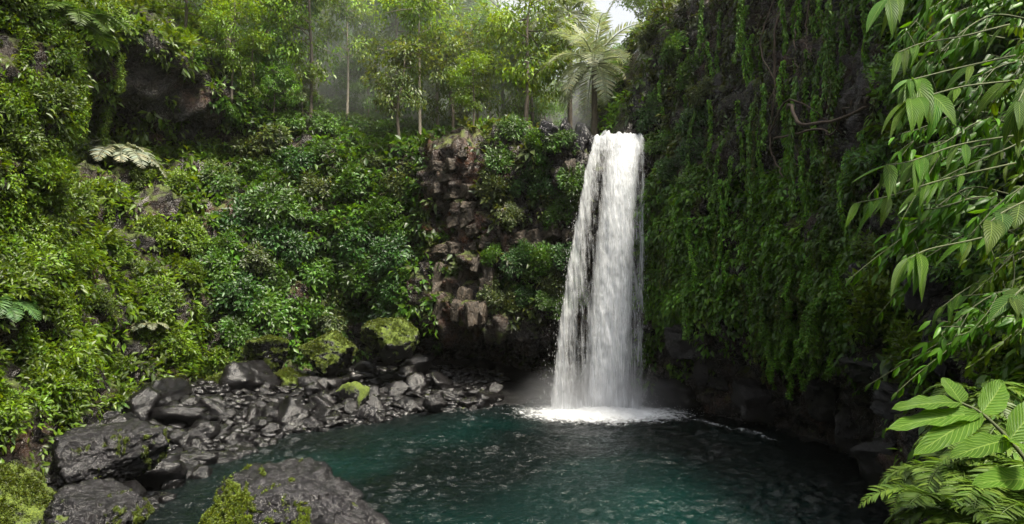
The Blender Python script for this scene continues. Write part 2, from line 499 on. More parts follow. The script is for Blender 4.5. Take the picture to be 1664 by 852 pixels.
cat = 0.5 * (2 * p1 + (p2 - p0) * tf + (2 * p0 - 5 * p1 + 4 * p2 - p3) * tf ** 2 + (3 * p1 - p0 - 3 * p2 + p3) * tf ** 3)
lin = p1 * (1 - tf) + p2 * tf
sheet = (.45 * cat + .55 * lin).reshape(nT, nS, 2).transpose(1, 0, 2)      # nS,nT,2
G = np.zeros((nS, nT, 3))
G[..., :2] = fs[:, None] + ds[:, None] * sheet[..., :1]
G[..., 2] = sheet[..., 1]
def grid_normals(G):
    a = np.gradient(G, axis=0); b = np.gradient(G, axis=1)
    return norm(np.cross(a, b))
N0 = grid_normals(G)
if (N0[11 * SUBS, nT // 2] * np.array([0, -1, 0])).sum() < 0: N0 = -N0
Pf = G.reshape(-1, 3)
big = fbm(Pf * np.array([.19, .19, .15]), 3)
f1, f2, cid = worley(Pf * np.array([.70, .70, 1.15]) + fbm(Pf * .5, 2)[:, None] * .25)
g1, g2, cid2 = worley(Pf * np.array([1.7, 1.7, 2.3]) + 9.1)
edge = np.clip((f2 - f1) * 6, 0, 1); edge2 = np.clip((g2 - g1) * 6, 0, 1)
fine = fbm(Pf * 1.3, 4)
rw = np.clip((Pf[:, 0] - 5.5) / 1.5, 0, 1)
disp = big * (.85 - .35 * rw) + (edge - .6) * .22 + ((cid % 17) / 17. - .5) * (.85 - .35 * rw) + (edge2 - .6) * .12 + ((cid2 % 13) / 13. - .5) * .34 + fine * .16 + (1 - 2 * np.abs(fbm(Pf * 2.3 + 7, 3))) * .10
lo_ = np.clip((Pf[:, 2] + 1) / 1.5, .35, 1)
far = np.clip((np.linalg.norm(Pf[:, :2], axis=1) - 45) / 30, 0, 1)
lipd = np.hypot(Pf[:, 0] - 4.7, Pf[:, 1] - 33.0)
calm = 1 - .8 * np.exp(-(lipd / 3.2) ** 2) * np.clip((Pf[:, 2] - 9) / 2, 0, 1)
disp = disp * lo_ * calm + far * fbm(Pf * .07, 3) * 3
G2 = (Pf + N0.reshape(-1, 3) * disp[:, None]).reshape(nS, nT, 3)
N2 = grid_normals(G2)
if (N2[11 * SUBS, nT // 2] * np.array([0, -1, 0])).sum() < 0: N2 = -N2
idx = np.arange(nS * nT).reshape(nS, nT)
quad_all = np.stack([idx[:-1, :-1], idx[:-1, 1:], idx[1:, 1:], idx[1:, :-1]], -1)
cut = [0, 9 * SUBS - 8, 13 * SUBS + 16, nS - 1]
_vx, _vy, _vd = project(G2.reshape(-1, 3))
_j = fbm(G2.reshape(-1, 3) * .9 + 60, 3) * 26
def vbox(x0, x1, y0, y1, soft=24):
    c = lambda a: np.clip(a / soft + .5, 0, 1)
    return c(_vx + _j - x0) * c(x1 - _vx - _j) * c(_vy + _j - y0) * c(y1 - _vy - _j) * (_vd > 1)
stain_m = np.maximum.reduce([vbox(680, 780, 205, 415), .6 * vbox(700, 815, 435, 540), .35 * vbox(810, 930, 370, 412)])
moss_m = np.maximum.reduce([.5 * vbox(640, 905, 515, 560), .45 * vbox(1040, 1100, 200, 420), .4 * vbox(840, 960, 440, 600)])
CMASK = np.stack([moss_m, stain_m, 0 * stain_m], 1).reshape(nS, nT, 3)
cliff_names = ('left_bank', 'back_cliff', 'right_cliff')
for k in range(3):
    a, b = cut[k], cut[k + 1]
    sub = G2[a:b + 1]
    ii = np.arange(sub.shape[0] * nT).reshape(-1, nT)
    q = np.stack([ii[:-1, :-1], ii[:-1, 1:], ii[1:, 1:], ii[1:, :-1]], -1).reshape(-1, 4)
    tag(obj(cliff_names[k], mesh_np(cliff_names[k], sub.reshape(-1, 3), q, col=CMASK[a:b + 1].reshape(-1, 3), smooth=False), M_CLIFF), kind='structure')
BV = BVHTree.FromPolygons([tuple(v) for v in G2.reshape(-1, 3)], [tuple(q) for q in quad_all.reshape(-1, 4)])
CAMP = Vector((0, 0, CAMZ))
def hit(px, py):
    """where the sight line of a photo pixel meets the cliff"""
    r = ray(px, py).normalized()
    l, n, i, d = BV.ray_cast(CAMP, r)
    if l is None: return None, None
    if n.dot(r) > 0: n = -n
    return l, n
def ground_z(x, y):
    l, n, i, d = BV.ray_cast(Vector((x, y, 80)), Vector((0, 0, -1)))
    return l.z if l else 14.0

# ============================================================ shore and pool bed: one ground sheet
POOL = np.array([(0.2, 29.6), (-3.3, 28.2), (-5.4, 25.9), (-7.2, 24.3), (-8.4, 22), (-8.8, 18.5), (-8.3, 14.5), (-7.6, 9), (-4, 4), (2, 3), (5, 6.5), (7.2, 10), (8.1, 13),
                 (9.0, 16.8), (10.1, 20), (9.7, 23.5), (8.4, 26.5), (7, 30.2), (3, 32.2)], float)
def pool_dist(x, y):
    """signed distance to the pool outline, negative inside"""
    p = np.stack([np.ravel(x), np.ravel(y)], 1)
    d = np.full(len(p), 1e9); ins = np.zeros(len(p), bool)
    n = len(POOL)
    for i in range(n):
        a, b = POOL[i], POOL[(i + 1) % n]
        ab = b - a
        t = np.clip(((p - a) @ ab) / (ab @ ab), 0, 1)
        d = np.minimum(d, np.linalg.norm(p - a - t[:, None] * ab, axis=1))
        c = ((a[1] > p[:, 1]) != (b[1] > p[:, 1])) & (p[:, 0] < (b[0] - a[0]) * (p[:, 1] - a[1]) / (b[1] - a[1] + 1e-12) + a[0])
        ins ^= c
    return np.where(ins, -d, d).reshape(np.shape(x))
def shore(x, y):
    x = np.asarray(x, float); y = np.asarray(y, float)
    d = pool_dist(x, y)
    h = np.where(d > 0, np.minimum(1.15, .02 + d * .2), np.maximum(-1.8, d * .35))
    P = np.stack([np.ravel(x), np.ravel(y), np.zeros(np.size(x))], 1)
    return h + .12 * fbm(P * .8, 3).reshape(h.shape) * np.clip(d + 1, 0, 1)
gx, gy = np.meshgrid(np.arange(-19, 14, .2), np.arange(-8, 40, .2), indexing='ij')
gz = shore(gx, gy)
gi = np.arange(gx.size).reshape(gx.shape)
tag(obj('shore_ground', mesh_np('shore_ground', np.stack([gx, gy, gz], -1).reshape(-1, 3),
        np.stack([gi[:-1, :-1], gi[1:, :-1], gi[1:, 1:], gi[:-1, 1:]], -1).reshape(-1, 4)), M_GROUND), kind='structure')

# ============================================================ water
FALLC = np.array([3.55, 28.3])
def wave(x, y):
    dx, dy = x - FALLC[0], y - FALLC[1]
    r = np.hypot(dx, dy); th = np.arctan2(dx, -dy)
    near = np.exp(-r / 9.0)
    P = np.stack([np.ravel(x), np.ravel(y), np.zeros(np.size(x))], 1)
    warp = fbm(P * .35, 2).reshape(r.shape)
    ring = np.sin(r * 4.2 + warp * 5.5 + np.sin(th * 5) * .9) * .5
    R = np.stack([np.ravel(r) * 1.5, np.ravel(th) * 7, np.zeros(np.size(x)) + 2], 1)
    n1 = fbm(R, 3).reshape(r.shape)
    n2 = fbm(P * np.array([1.5, 2.6, 1]), 4, .6).reshape(r.shape)
    n3 = 1 - 2 * np.abs(fbm(P * np.array([.9, 2.0, 1]) + 5, 3).reshape(r.shape))
    n4 = fbm(P * np.array([3.4, 5.2, 1]) + 11, 3, .6).reshape(r.shape)
    mod = np.clip(.75 + 1.0 * fbm(P * .22 + 31, 2).reshape(r.shape), .25, 1.5)
    return mod * ((.012 + .035 * near) * ring + (.02 + .08 * near) * n1 + .048 * n2 + .034 * n3 + .068 * n4)
wx, wy = np.meshgrid(np.arange(-10.5, 12.5, .065), np.arange(3, 36, .065), indexing='ij')
wz = wave(wx, wy)
wi = np.arange(wx.size).reshape(wx.shape)
def water_mat():
    m, t, out = new_mat('pool_water')
    p = nd(t, 'ShaderNodeBsdfPrincipled')
    geo = nd(t, 'ShaderNodeNewGeometry')
    a = nd(t, 'ShaderNodeAttribute', attribute_name='Col')
    t.links.new(a.outputs['Color'], p.inputs['Base Color'])
    p.inputs['Roughness'].default_value = .025
    p.inputs['IOR'].default_value = 1.33
    mp = nd(t, 'ShaderNodeMapping'); mp.inputs['Scale'].default_value = (1, 1.7, 1); t.links.new(geo.outputs['Position'], mp.inputs[0])
    n = noise(t, mp.outputs[0], 9, 5, .62)
    b = nd(t, 'ShaderNodeBump'); b.inputs['Strength'].default_value = .8; b.inputs['Distance'].default_value = .06
    t.links.new(n.outputs[0], b.inputs['Height']); t.links.new(b.outputs[0], p.inputs['Normal'])
    t.links.new(p.outputs[0], out.inputs[0])
    return m
pd = pool_dist(wx, wy)
depth = np.clip(-pd / 4.0, 0, 1)[..., None]
teal, shal = np.array([.0006, .0110, .0090]), np.array([.003, .0045, .0045])
wp = np.stack([wx.ravel(), wy.ravel(), np.zeros(wx.size)], 1)
var = np.clip(.62 + 1.1 * fbm(wp * .12 + 3, 3), .2, 1.3).reshape(wx.shape)[..., None]
wcol = shal * (1 - depth) + teal * depth * var
tag(obj('pool_water', mesh_np('pool_water', np.stack([wx, wy, wz], -1).reshape(-1, 3),
        np.stack([wi[:-1, :-1], wi[1:, :-1], wi[1:, 1:], wi[:-1, 1:]], -1).reshape(-1, 4), col=wcol.reshape(-1, 3)), water_mat()), kind='structure')

# foam ring at the foot of the fall and its trail along the right wall
def foam_mat():
    m, t, out = new_mat('foam')
    a = nd(t, 'ShaderNodeAttribute', attribute_name='Col')
    geo = nd(t, 'ShaderNodeNewGeometry')
    n = noise(t, geo.outputs['Position'], 4.2, 9, .75, 1.6)
    s = nd(t, 'ShaderNodeSeparateColor'); t.links.new(a.outputs['Color'], s.inputs[0])
    nl = noise(t, geo.outputs['Position'], 1.6, 4, .6, 2.5)
    v = math_(t, 'ADD', math_(t, 'ADD', math_(t, 'MULTIPLY', n.outputs[0], 1.3), math_(t, 'MULTIPLY', nl.outputs[0], .9)), math_(t, 'SUBTRACT', math_(t, 'MULTIPLY', s.outputs[0], 1.6), 1.75))
    al = ramp(t, v, [(.08, (0, 0, 0)), (.60, (1, 1, 1))]).outputs[0]
    d = nd(t, 'ShaderNodeBsdfPrincipled'); d.inputs['Base Color'].default_value = (.72, .74, .76, 1); d.inputs['Roughness'].default_value = .6
    b = nd(t, 'ShaderNodeBump'); b.inputs['Distance'].default_value = .08; t.links.new(n.outputs[0], b.inputs['Height']); t.links.new(b.outputs[0], d.inputs['Normal'])
    tr = nd(t, 'ShaderNodeBsdfTransparent')
    mx = nd(t, 'ShaderNodeMixShader'); t.links.new(al, mx.inputs[0]); t.links.new(tr.outputs[0], mx.inputs[1]); t.links.new(d.outputs[0], mx.inputs[2])
    t.links.new(mx.outputs[0], out.inputs[0])
    return m
fx, fy = np.meshgrid(np.arange(-1.6, 9.9, .07), np.arange(20, 31.5, .07), indexing='ij')
ex = (fx - 3.7) / 3.0; ey = (fy - 27.5) / 1.9
rr = np.hypot(ex, ey)
core = np.clip((2.5 - rr) / 2.1, 0, 1) ** 1.7
ringf = 0 * rr
trail_pts = np.array([(6.0, 27.4), (7.0, 26.2), (8.2, 24.2), (8.9, 22.0), (9.2, 20.4)])
td = np.full(fx.shape, 9.0)
for i in range(len(trail_pts) - 1):
    a, b = trail_pts[i], trail_pts[i + 1]; ab = b - a
    t_ = np.clip(((fx - a[0]) * ab[0] + (fy - a[1]) * ab[1]) / (ab @ ab), 0, 1)
    td = np.minimum(td, np.hypot(fx - a[0] - t_ * ab[0], fy - a[1] - t_ * ab[1]))
trail = .54 * np.exp(-(td / .34) ** 2) * np.clip((fy - 20) / 3, .3, 1)
fa = np.clip(np.maximum(np.maximum(core, ringf), trail), 0, 1)
fz = wave(fx, fy) + .018 + .03 * np.clip(core, 0, 1) + .16 * np.exp(-(rr / .6) ** 2)
fi = np.arange(fx.size).reshape(fx.shape)
keep = (fa > .03)
qf = np.stack([fi[:-1, :-1], fi[1:, :-1], fi[1:, 1:], fi[:-1, 1:]], -1).reshape(-1, 4)
qf = qf[keep.ravel()[qf].any(1)]
M_FOAM = foam_mat()
tag(obj('foam', mesh_np('foam', np.stack([fx, fy, fz], -1).reshape(-1, 3), qf, col=np.repeat(fa.reshape(-1, 1), 3, 1)), M_FOAM),
    'white foam churning at the foot of the waterfall', 'foam', kind='stuff')

# ============================================================ waterfall
def water_white(name, lo, hi, sx, sy, density_attr=True):
    m, t, out = new_mat(name)
    uv = nd(t, 'ShaderNodeUVMap')
    a = nd(t, 'ShaderNodeAttribute', attribute_name='Col')
    s = nd(t, 'ShaderNodeSeparateColor'); t.links.new(a.outputs['Color'], s.inputs[0])
    mp = nd(t, 'ShaderNodeMapping'); mp.inputs['Scale'].default_value = (sx, sy, 1); t.links.new(uv.outputs[0], mp.inputs[0])
    n1 = noise(t, mp.outputs[0], 1.0, 7, .62, .6)
    mp2 = nd(t, 'ShaderNodeMapping'); mp2.inputs['Scale'].default_value = (sx * 3.0, sy * 3.0, 1); t.links.new(uv.outputs[0], mp2.inputs[0])
    n2 = noise(t, mp2.outputs[0], 1.0, 6, .65, .3)
    nn = math_(t, 'ADD', math_(t, 'MULTIPLY', n1.outputs[0], .68), math_(t, 'MULTIPLY', n2.outputs[0], .32))
    v = math_(t, 'ADD', nn, math_(t, 'SUBTRACT', s.outputs[0], .5))
    al = ramp(t, v, [(lo, (0, 0, 0)), (hi, (1, 1, 1))]).outputs[0]
    d = nd(t, 'ShaderNodeBsdfDiffuse'); d.inputs[0].default_value = (.92, .94, .97, 1)
    b = nd(t, 'ShaderNodeBump'); b.inputs['Strength'].default_value = .9; b.inputs['Distance'].default_value = .18; t.links.new(nn, b.inputs['Height']); t.links.new(b.outputs[0], d.inputs['Normal'])
    tl = nd(t, 'ShaderNodeBsdfTranslucent'); tl.inputs[0].default_value = (.92, .94, .97, 1)
    m1 = nd(t, 'ShaderNodeMixShader'); m1.inputs[0].default_value = .45
    t.links.new(d.outputs[0], m1.inputs[1]); t.links.new(tl.outputs[0], m1.inputs[2])
    tr = nd(t, 'ShaderNodeBsdfTransparent')
    mx = nd(t, 'ShaderNodeMixShader'); t.links.new(al, mx.inputs[0]); t.links.new(tr.outputs[0], mx.inputs[1]); t.links.new(m1.outputs[0], mx.inputs[2])
    t.links.new(mx.outputs[0], out.inputs[0])
    return m
fall = empty('waterfall', (3.6, 28.5, 0))
tag(fall, 'tall white waterfall plunging over the rock lip into the pool', 'waterfall')
LIPZ, LIPY = 11.95, 30.25
left_x = lambda h: np.interp(h, [0, .05, .15, .27, .5, .75, 1.0], [3.62, 3.42, 3.06, 2.78, 2.22, 1.74, 1.42])
right_x = lambda h: np.interp(h, [0, .04, .1, .3, .6, 1.0], [5.92, 5.92, 5.86, 5.72, 5.62, 5.50])
def fall_y(h): return LIPY - 1.8 * np.sqrt(np.clip(h, 0, 1)) * .95 - .1 * h
def fall_sheet(nu, nv, ua, ub, off, dens, amp, seed):
    u = np.linspace(ua, ub, nu)[:, None]; h = np.linspace(-.10, 1.0, nv)[None]
    hh = np.clip(h, 0, 1)
    x = left_x(hh) * (1 - u) + right_x(hh) * u
    y = np.where(h < 0, LIPY - h * 16, fall_y(hh)) - off * np.clip(hh * 5, 0, 1)
    z = np.where(h < 0, LIPZ - h * .9, LIPZ * (1 - hh)) - .10
    z = z + 0 * u
    x = x + 0 * h; y = y + 0 * u
    # rounded lip and swelling strands
    P = np.stack([np.ravel(x) * 2.2, np.ravel(z) * .28 + seed, np.full(x.size, seed)], 1)
    st = fbm(P, 4, .55).reshape(x.shape)
    P2 = np.stack([np.ravel(x) * 5, np.ravel(z) * 1.6 + seed, np.full(x.size, seed + 3)], 1)
    st2 = fbm(P2, 3).reshape(x.shape)
    y = y - (st * amp + st2 * amp * .35) * np.clip(.35 + hh, 0, 1)
    z = z + np.where(h < .06, st * .22 + st2 * .10, 0) * np.clip(1 - hh * 16, 0, 1)
    x = x + st2 * .05 * hh
    D = dens(np.broadcast_to(u, x.shape), np.broadcast_to(hh, x.shape))
    uvv = np.stack([np.ravel(x), np.ravel(np.sqrt(np.clip(hh, 0, 1)) * 7 + 0 * x) + np.where(h < 0, h * 5, 0).repeat(nu, 0).ravel()], 1)
    i = np.arange(nu * nv).reshape(nu, nv)
    q = np.stack([i[:-1, :-1], i[:-1, 1:], i[1:, 1:], i[1:, :-1]], -1).reshape(-1, 4)
    return mesh_np('water_sheet', np.stack([x, y, z], -1).reshape(-1, 3) - np.array([3.6, 28.5, 0]), q, col=np.repeat(D.reshape(-1, 1), 3, 1), uv=uvv)
bell = lambda u, c, s: np.exp(-((u - c) / s) ** 2)
def gaps(u, h):
    on = np.clip((h - .03) * 9, 0, 1)
    return on * (.09 * bell(u, .27 + .11 * h, .06 + .03 * h) + .10 * bell(u, .90 - .08 * h, .045 + .02 * h) * np.clip(1.25 - h, 0, 1))
def dens_back(u, h):
    d = .52 + .20 * bell(u, .62, .22) - .12 * bell(u, .27, .10) * np.clip((h - .02) * 8, 0, 1) - .16 * bell(u, .90, .06) * np.clip((h - .05) * 8, 0, 1) + .1 * (1 - h) * (h < .06)
    e = np.minimum(u, 1 - u)
    return d - gaps(u, h) - .35 * np.clip(1 - e / .07, 0, 1)
def dens_core(u, h):
    c = .70 - .14 * h
    d = .45 + .38 * bell(u, c, .15 + .05 * h) + .10 * bell(u, .08, .09) + .1 * bell(u, .97, .03) - .05 * h
    e = np.minimum(u, 1 - u)
    return d - gaps(u, h) - .4 * np.clip(1 - e / .05, 0, 1)
def dens_front(u, h):
    d = .36 + .24 * bell(u, .60, .2) + .10 * np.clip(h - .5, 0, 1) + .25 * np.clip((h - .9) * 8, 0, 1)
    e = np.minimum(u, 1 - u)
    return d - gaps(u, h) - .35 * np.clip(1 - e / .10, 0, 1)
obj('water_sheet', fall_sheet(110, 260, 0, 1, 0, dens_back, .16, 1.0), water_white('fall_back', .38, .74, 7, 1.5), fall)
obj('water_sheet', fall_sheet(110, 260, 0, 1, .22, dens_core, .20, 5.0), water_white('fall_core', .34, .74, 8, 1.7), fall)
obj('water_sheet', fall_sheet(110, 260, -.02, 1.02, .45, dens_front, .24, 9.0), water_white('fall_front', .40, .74, 10, 2.2), fall)
# flung drops and short streaks of water around the sheets
def droplets(n):
    rng = np.random.default_rng(5)
    h = rng.random(n) ** .8
    u = rng.random(n)
    edge = rng.random(n) < .45
    u = np.where(edge, np.where(rng.random(n) < .6, rng.normal(.02, .05, n), rng.normal(.97, .03, n)), u)
    x = left_x(h) * (1 - u) + right_x(h) * u
    y = fall_y(h) - rng.uniform(.1, .8, n) * np.clip(h * 3, .1, 1)
    z = LIPZ * (1 - h) - .05
    s = rng.uniform(.002, .006, n); st = rng.uniform(2, 7, n) * (1 + 2.5 * h)
    # splash fans at the foot
    k = n // 3
    a = rng.random(k) * 2 * math.pi; rr_ = np.abs(rng.normal(0, 1, k))
    x[:k] = 3.55 + np.cos(a) * (1.0 + rr_ * .9) * 1.5; y[:k] = 28.0 + np.sin(a) * (.5 + rr_ * .4) - .2; z[:k] = np.abs(rng.normal(0, .32, k)) * np.exp(-np.abs(rr_) * .4) + .02
    s[:k] = rng.uniform(.004, .011, k); st[:k] = rng.uniform(1, 1.8, k)
    o = np.array([[1, 0, 0], [0, 1, 0], [-1, 0, 0], [0, -1, 0], [0, 0, 1], [0, 0, -1]], float)
    V = np.repeat(np.stack([x, y, z], 1)[:, None], 6, 1) + o[None] * np.stack([s, s, s * st], 1)[:, None]
    T = np.array([[0, 1, 4], [1, 2, 4], [2, 3, 4], [3, 0, 4], [1, 0, 5], [2, 1, 5], [3, 2, 5], [0, 3, 5]])
    T = (T[None] + (np.arange(n) * 6)[:, None, None]).reshape(-1, 3)
    return mesh_np('droplets', V.reshape(-1, 3) - np.array([3.6, 28.5, 0]), tris=T)
def drop_mat():
    m, t, out = new_mat('drops')
    d = nd(t, 'ShaderNodeBsdfDiffuse'); d.inputs[0].default_value = (.88, .89, .9, 1)
    tl = nd(t, 'ShaderNodeBsdfTranslucent'); tl.inputs[0].default_value = (.88, .89, .9, 1)
    mx = nd(t, 'ShaderNodeMixShader'); mx.inputs[0].default_value = .5
    t.links.new(d.outputs[0], mx.inputs[1]); t.links.new(tl.outputs[0], mx.inputs[2]); t.links.new(mx.outputs[0], out.inputs[0])
    return m
tag(obj('droplets', droplets(1700), drop_mat(), fall), kind='stuff')
# mist drifting at the foot of the fall
def mist(name, loc, sc, dens, label):
    bm = bmesh.new(); bmesh.ops.create_icosphere(bm, subdivisions=3, radius=1)
    me = bpy.data.meshes.new(name); bm.to_mesh(me); bm.free()
    m, t, out = new_mat(name)
    v = nd(t, 'ShaderNodeVolumePrincipled'); v.inputs['Color'].default_value = (.95, .96, 1, 1); v.inputs['Anisotropy'].default_value = .45
    tc = nd(t, 'ShaderNodeTexCoord')
    ln = nd(t, 'ShaderNodeVectorMath', operation='LENGTH'); t.links.new(tc.outputs['Object'], ln.inputs[0])
    fall_ = math_(t, 'POWER', math_(t, 'SUBTRACT', 1.0, ln.outputs['Value'], True), 1.3)
    t.links.new(math_(t, 'MULTIPLY', fall_, dens), v.inputs['Density'])
    t.links.new(v.outputs[0], out.inputs['Volume'])
    o = obj(name, me, m); o.location = loc; o.scale = sc
    tag(o, label, 'mist', kind='stuff')
mist('mist', (3.5, 27.9, .35), (3.8, 2.3, 2.0), .6, 'thin white mist hanging round the foot of the waterfall')

mist('mist', (-10, 52, 20), (23, 17, 14), FOREST_MIST, 'sunlit mist drifting between the forest trees above the cliff')
# ============================================================ rocks
def ico(sub):
    bm = bmesh.new(); bmesh.ops.create_icosphere(bm, subdivisions=sub, radius=1)
    V = np.array([v.co[:] for v in bm.verts]); T = np.array([[v.index for v in f.verts] for f in bm.faces]); bm.free()
    return norm(V), T
ICO = {k: ico(k) for k in (2, 3, 4, 5, 6)}
def rock_mesh(seed, sub=4, planes=13, sharp=34, rough=.06, flat_top=None, cuts=None):
    rng = np.random.default_rng(seed)
    D, T = ICO[sub]
    n = norm(rng.normal(size=(planes, 3))); d = rng.uniform(.62, 1.0, planes)
    if flat_top is not None:
        n[0] = norm(np.array(flat_top, float)); d[0] = .55
    if cuts is not None:
        n = norm(np.array([c[:3] for c in cuts], float)); d = np.array([c[3] for c in cuts], float)
    q = np.clip(D @ n.T, 0, None) / d
    r = (np.sum(q ** sharp, 1) + 1e-6) ** (-1 / sharp)
    r = np.minimum(r, 1.35 if cuts is None else 1.9)
    V = D * r[:, None]
    V = V * (1 + rough * fbm(D * 2.1 + seed, 5, .55)[:, None] * 1.6)
    g1, g2, _ = worley(D * 2.4 + seed * 1.7)
    V = V * (1 - .06 * np.clip(1 - (g2 - g1) * 5, 0, 1)[:, None])
    if sub >= 4:
        V = V * (1 + .035 * (1 - 2 * np.abs(fbm(D * 5.5 + seed, 4, .6)))[:, None])
    return mesh_np('rock', V, tris=T)

# hero stones: pixel box in the photo, distance, look
def moss_on(o, mask, n, size, col, seed):
    """a coat of short moss tufts where mask (per vertex) says so, and the matching patch mask in the rock's mesh"""
    me = o.data; rng = np.random.default_rng(seed)
    nv = len(me.vertices)
    V = np.empty(nv * 3, np.float32); me.vertices.foreach_get('co', V); V = V.reshape(-1, 3).astype(float)
    N = np.empty(nv * 3, np.float32); me.vertices.foreach_get('normal', N); N = N.reshape(-1, 3).astype(float)
    m = np.clip(mask(V, N) + fbm(V * 1.9 + seed, 4, .6) * .7, 0, 1)
    a = me.attributes.new('Col', 'FLOAT_COLOR', 'POINT'); c4 = np.ones((nv, 4), np.float32); c4[:, :3] = m[:, None]; a.data.foreach_set('color', c4.ravel())
    p = np.clip(m - .5, 0, 1); p /= p.sum()
    i = rng.choice(nv, n, p=p)
    mb = MB(); clumps(mb, V[i] + rng.normal(0, size * .4, (n, 3)) * .7, N[i], 7, size * .8, size, .5, col, up=.6, down=.1, out=.9, rng=rng, dv=.35)
    obj('moss', mb.mesh('moss'), M_LEAF, o)
def place_rock(name, px, pytop, pybot, Y, wpx, seed, label, cat, mat, dsc=1.0, rz=0, sub=5, flat=None, sink=.25, tilt=(0, 0), planes=13, cuts=None):
    top = at(px, pytop, Y); bot = at(px, pybot, Y)
    hgt = (top.z - bot.z) * (1 + sink); wid = wpx / F * Y
    me = rock_mesh(seed, sub, planes, flat_top=flat, cuts=cuts)
    V = np.array([v.co[:] for v in me.vertices]); R = np.array(Matrix.Rotation(rz, 3, 'Z') @ Matrix.Rotation(tilt[0], 3, 'X') @ Matrix.Rotation(tilt[1], 3, 'Y'))
    V = V @ R.T
    ext = V.max(0) - V.min(0); V = (V - (V.max(0) + V.min(0)) / 2) / ext
    V = V * np.array([wid, wid * dsc, hgt]) + np.array([0, 0, -hgt / 2])
    me.vertices.foreach_set('co', V.astype(np.float32).ravel()); me.update()
    o = obj(name, me, mat); o.location = (top.x, Y, top.z)
    tag(o, label, cat)
    return o
place_rock('boulder', 470, 766, 862, 12.3, 325, 21, 'large grey boulder in the water at the bottom with a bright mossy left flank', 'boulder', M_ROCK_BIG, .95, 0, sink=.5, sub=6,
           cuts=[(-.04, -.22, 1, .60), (-.66, -.66, .40, .60), (.30, -.88, .50, .66), (.66, -.18, .62, .70), (.8, -.5, .2, 1.2), (-.5, .8, .3, .9), (.5, .9, .2, .9), (0, 0, -1, .8), (-.95, .3, .25, .85), (.34, -.5, .9, .66)])
HERO = bpy.data.objects['boulder']
place_rock('boulder', 185, 692, 800, 15.6, 168, 33, 'dark block shaped boulder with a flat wet top under the green bank', 'boulder', M_ROCK_BIG, .9, .3, flat=(0, -.1, 1), sink=.2, sub=6, planes=9)
place_rock('boulder', 162, 790, 880, 13.2, 160, 41, 'low cracked boulder just in front of the dark block shaped one', 'boulder', M_ROCK_BIG, .9, 1.1, flat=(0, -.2, 1), sink=.3, sub=6, planes=9)
place_rock('boulder', 25, 735, 880, 13.6, 165, 52, 'rounded grey boulder with moss cut off by the left edge of the photo', 'boulder', M_ROCK_MOSS, 1., .2, sink=.3)
place_rock('mossy_rock', 533, 538, 600, 29.6, 92, 61, 'bright green moss covered boulder above the middle of the rubble', 'rock', M_ROCK_MOSS, .9, .5)
place_rock('mossy_rock', 435, 545, 600, 30.0, 78, 62, 'dim olive mossy boulder left of the brightest mossy one', 'rock', M_ROCK_MOSS, .9, 1.3)
place_rock('mossy_rock', 635, 517, 575, 30.6, 98, 63, 'mossy rock bulging out beside the dark cave mouth', 'rock', M_ROCK_MOSS, .9, 2.2)
place_rock('mossy_rock', 366, 594, 640, 28.6, 74, 64, 'dull green mossy rock low down where the ferny bank meets the rubble', 'rock', M_ROCK_MOSS, .9, 2.9)
place_rock('mossy_rock', 470, 600, 640, 29.0, 62, 68, 'small mossy rock at the rear edge of the rubble, under the mossy boulders', 'rock', M_ROCK_MOSS, .9, .9)
place_rock('rock', 573, 618, 665, 27.6, 56, 65, 'grey rock with a green mossy left side, upright among black rubble', 'rock', M_ROCK_MOSS, .9, .7, sub=4)
place_rock('rock', 703, 640, 668, 27.4, 34, 66, 'small pale grey stone standing alone at the waterline by the cave', 'rock', M_ROCK_BIG, .9, .2, sub=4)
place_rock('rock', 438, 658, 704, 24.4, 44, 67, 'upright grey stone at the water edge among the rubble', 'rock', M_ROCK_BIG, .9, 1.9, sub=4)
place_rock('rock', 598, 656, 690, 26.2, 36, 69, 'knobbly dark stone at the waterline right of the upright stones', 'rock', M_ROCK_BIG, .9, 1.1, sub=4)
place_rock('rock', 505, 678, 702, 24.6, 40, 70, 'low flat grey stone lapped by white water at the shore', 'rock', M_ROCK_BIG, .9, 2.1, sub=4)
C_MOSS = np.array([.095, .135, .008])
moss_on(HERO, lambda V, N: np.clip((-N[:, 0] * .75 - N[:, 1] * .45 - .14) * 2.6, 0, 1) * np.clip(1.75 - N[:, 2] * 1.5, 0, 1), 9500, .030, C_MOSS, 5)
for o in list(S.objects):
    if o.name.startswith('mossy_rock'):
        moss_on(o, lambda V, N: np.clip(.55 + N[:, 2] * .5, 0, 1), 2600, .055, C_MOSS * .6, int(o.location.x * 10) % 50)
    elif o.name in ('boulder.001', 'boulder.002'):
        moss_on(o, lambda V, N: np.clip(N[:, 0] * .9 - .35, 0, 1), 900, .03, C_MOSS * .6, 9)
    elif o.name == 'boulder.003':
        moss_on(o, lambda V, N: np.clip(N[:, 0] * .7 + N[:, 2] * .25 + .1, 0, 1), 3000, .035, C_MOSS * .6, 10)
# stones crowning the cliff left of the lip
for q, (px, t_, b_, wd, sd_) in enumerate([(893, 194, 232, 40, 71), (918, 193, 236, 34, 72), (942, 198, 246, 34, 73), (960, 214, 250, 26, 74)]):
    place_rock('crest_stone', px, t_, b_, 30.9, wd, sd_, ['rounded grey stone on the cliff top, farthest from the waterfall', 'second rounded stone of the row on the cliff top beside the waterfall',
               'tall grey stone on the cliff top one away from the waterfall lip', 'dark wet stone right at the left end of the waterfall lip'][q], 'rock', M_ROCK_BIG, 1., q * .8, sub=4)
place_rock('crest_stone', 1062, 196, 262, 30.2, 30, 75, 'dark rock rising at the right end of the waterfall lip', 'rock', M_ROCK, 1., 1.0, sub=4)

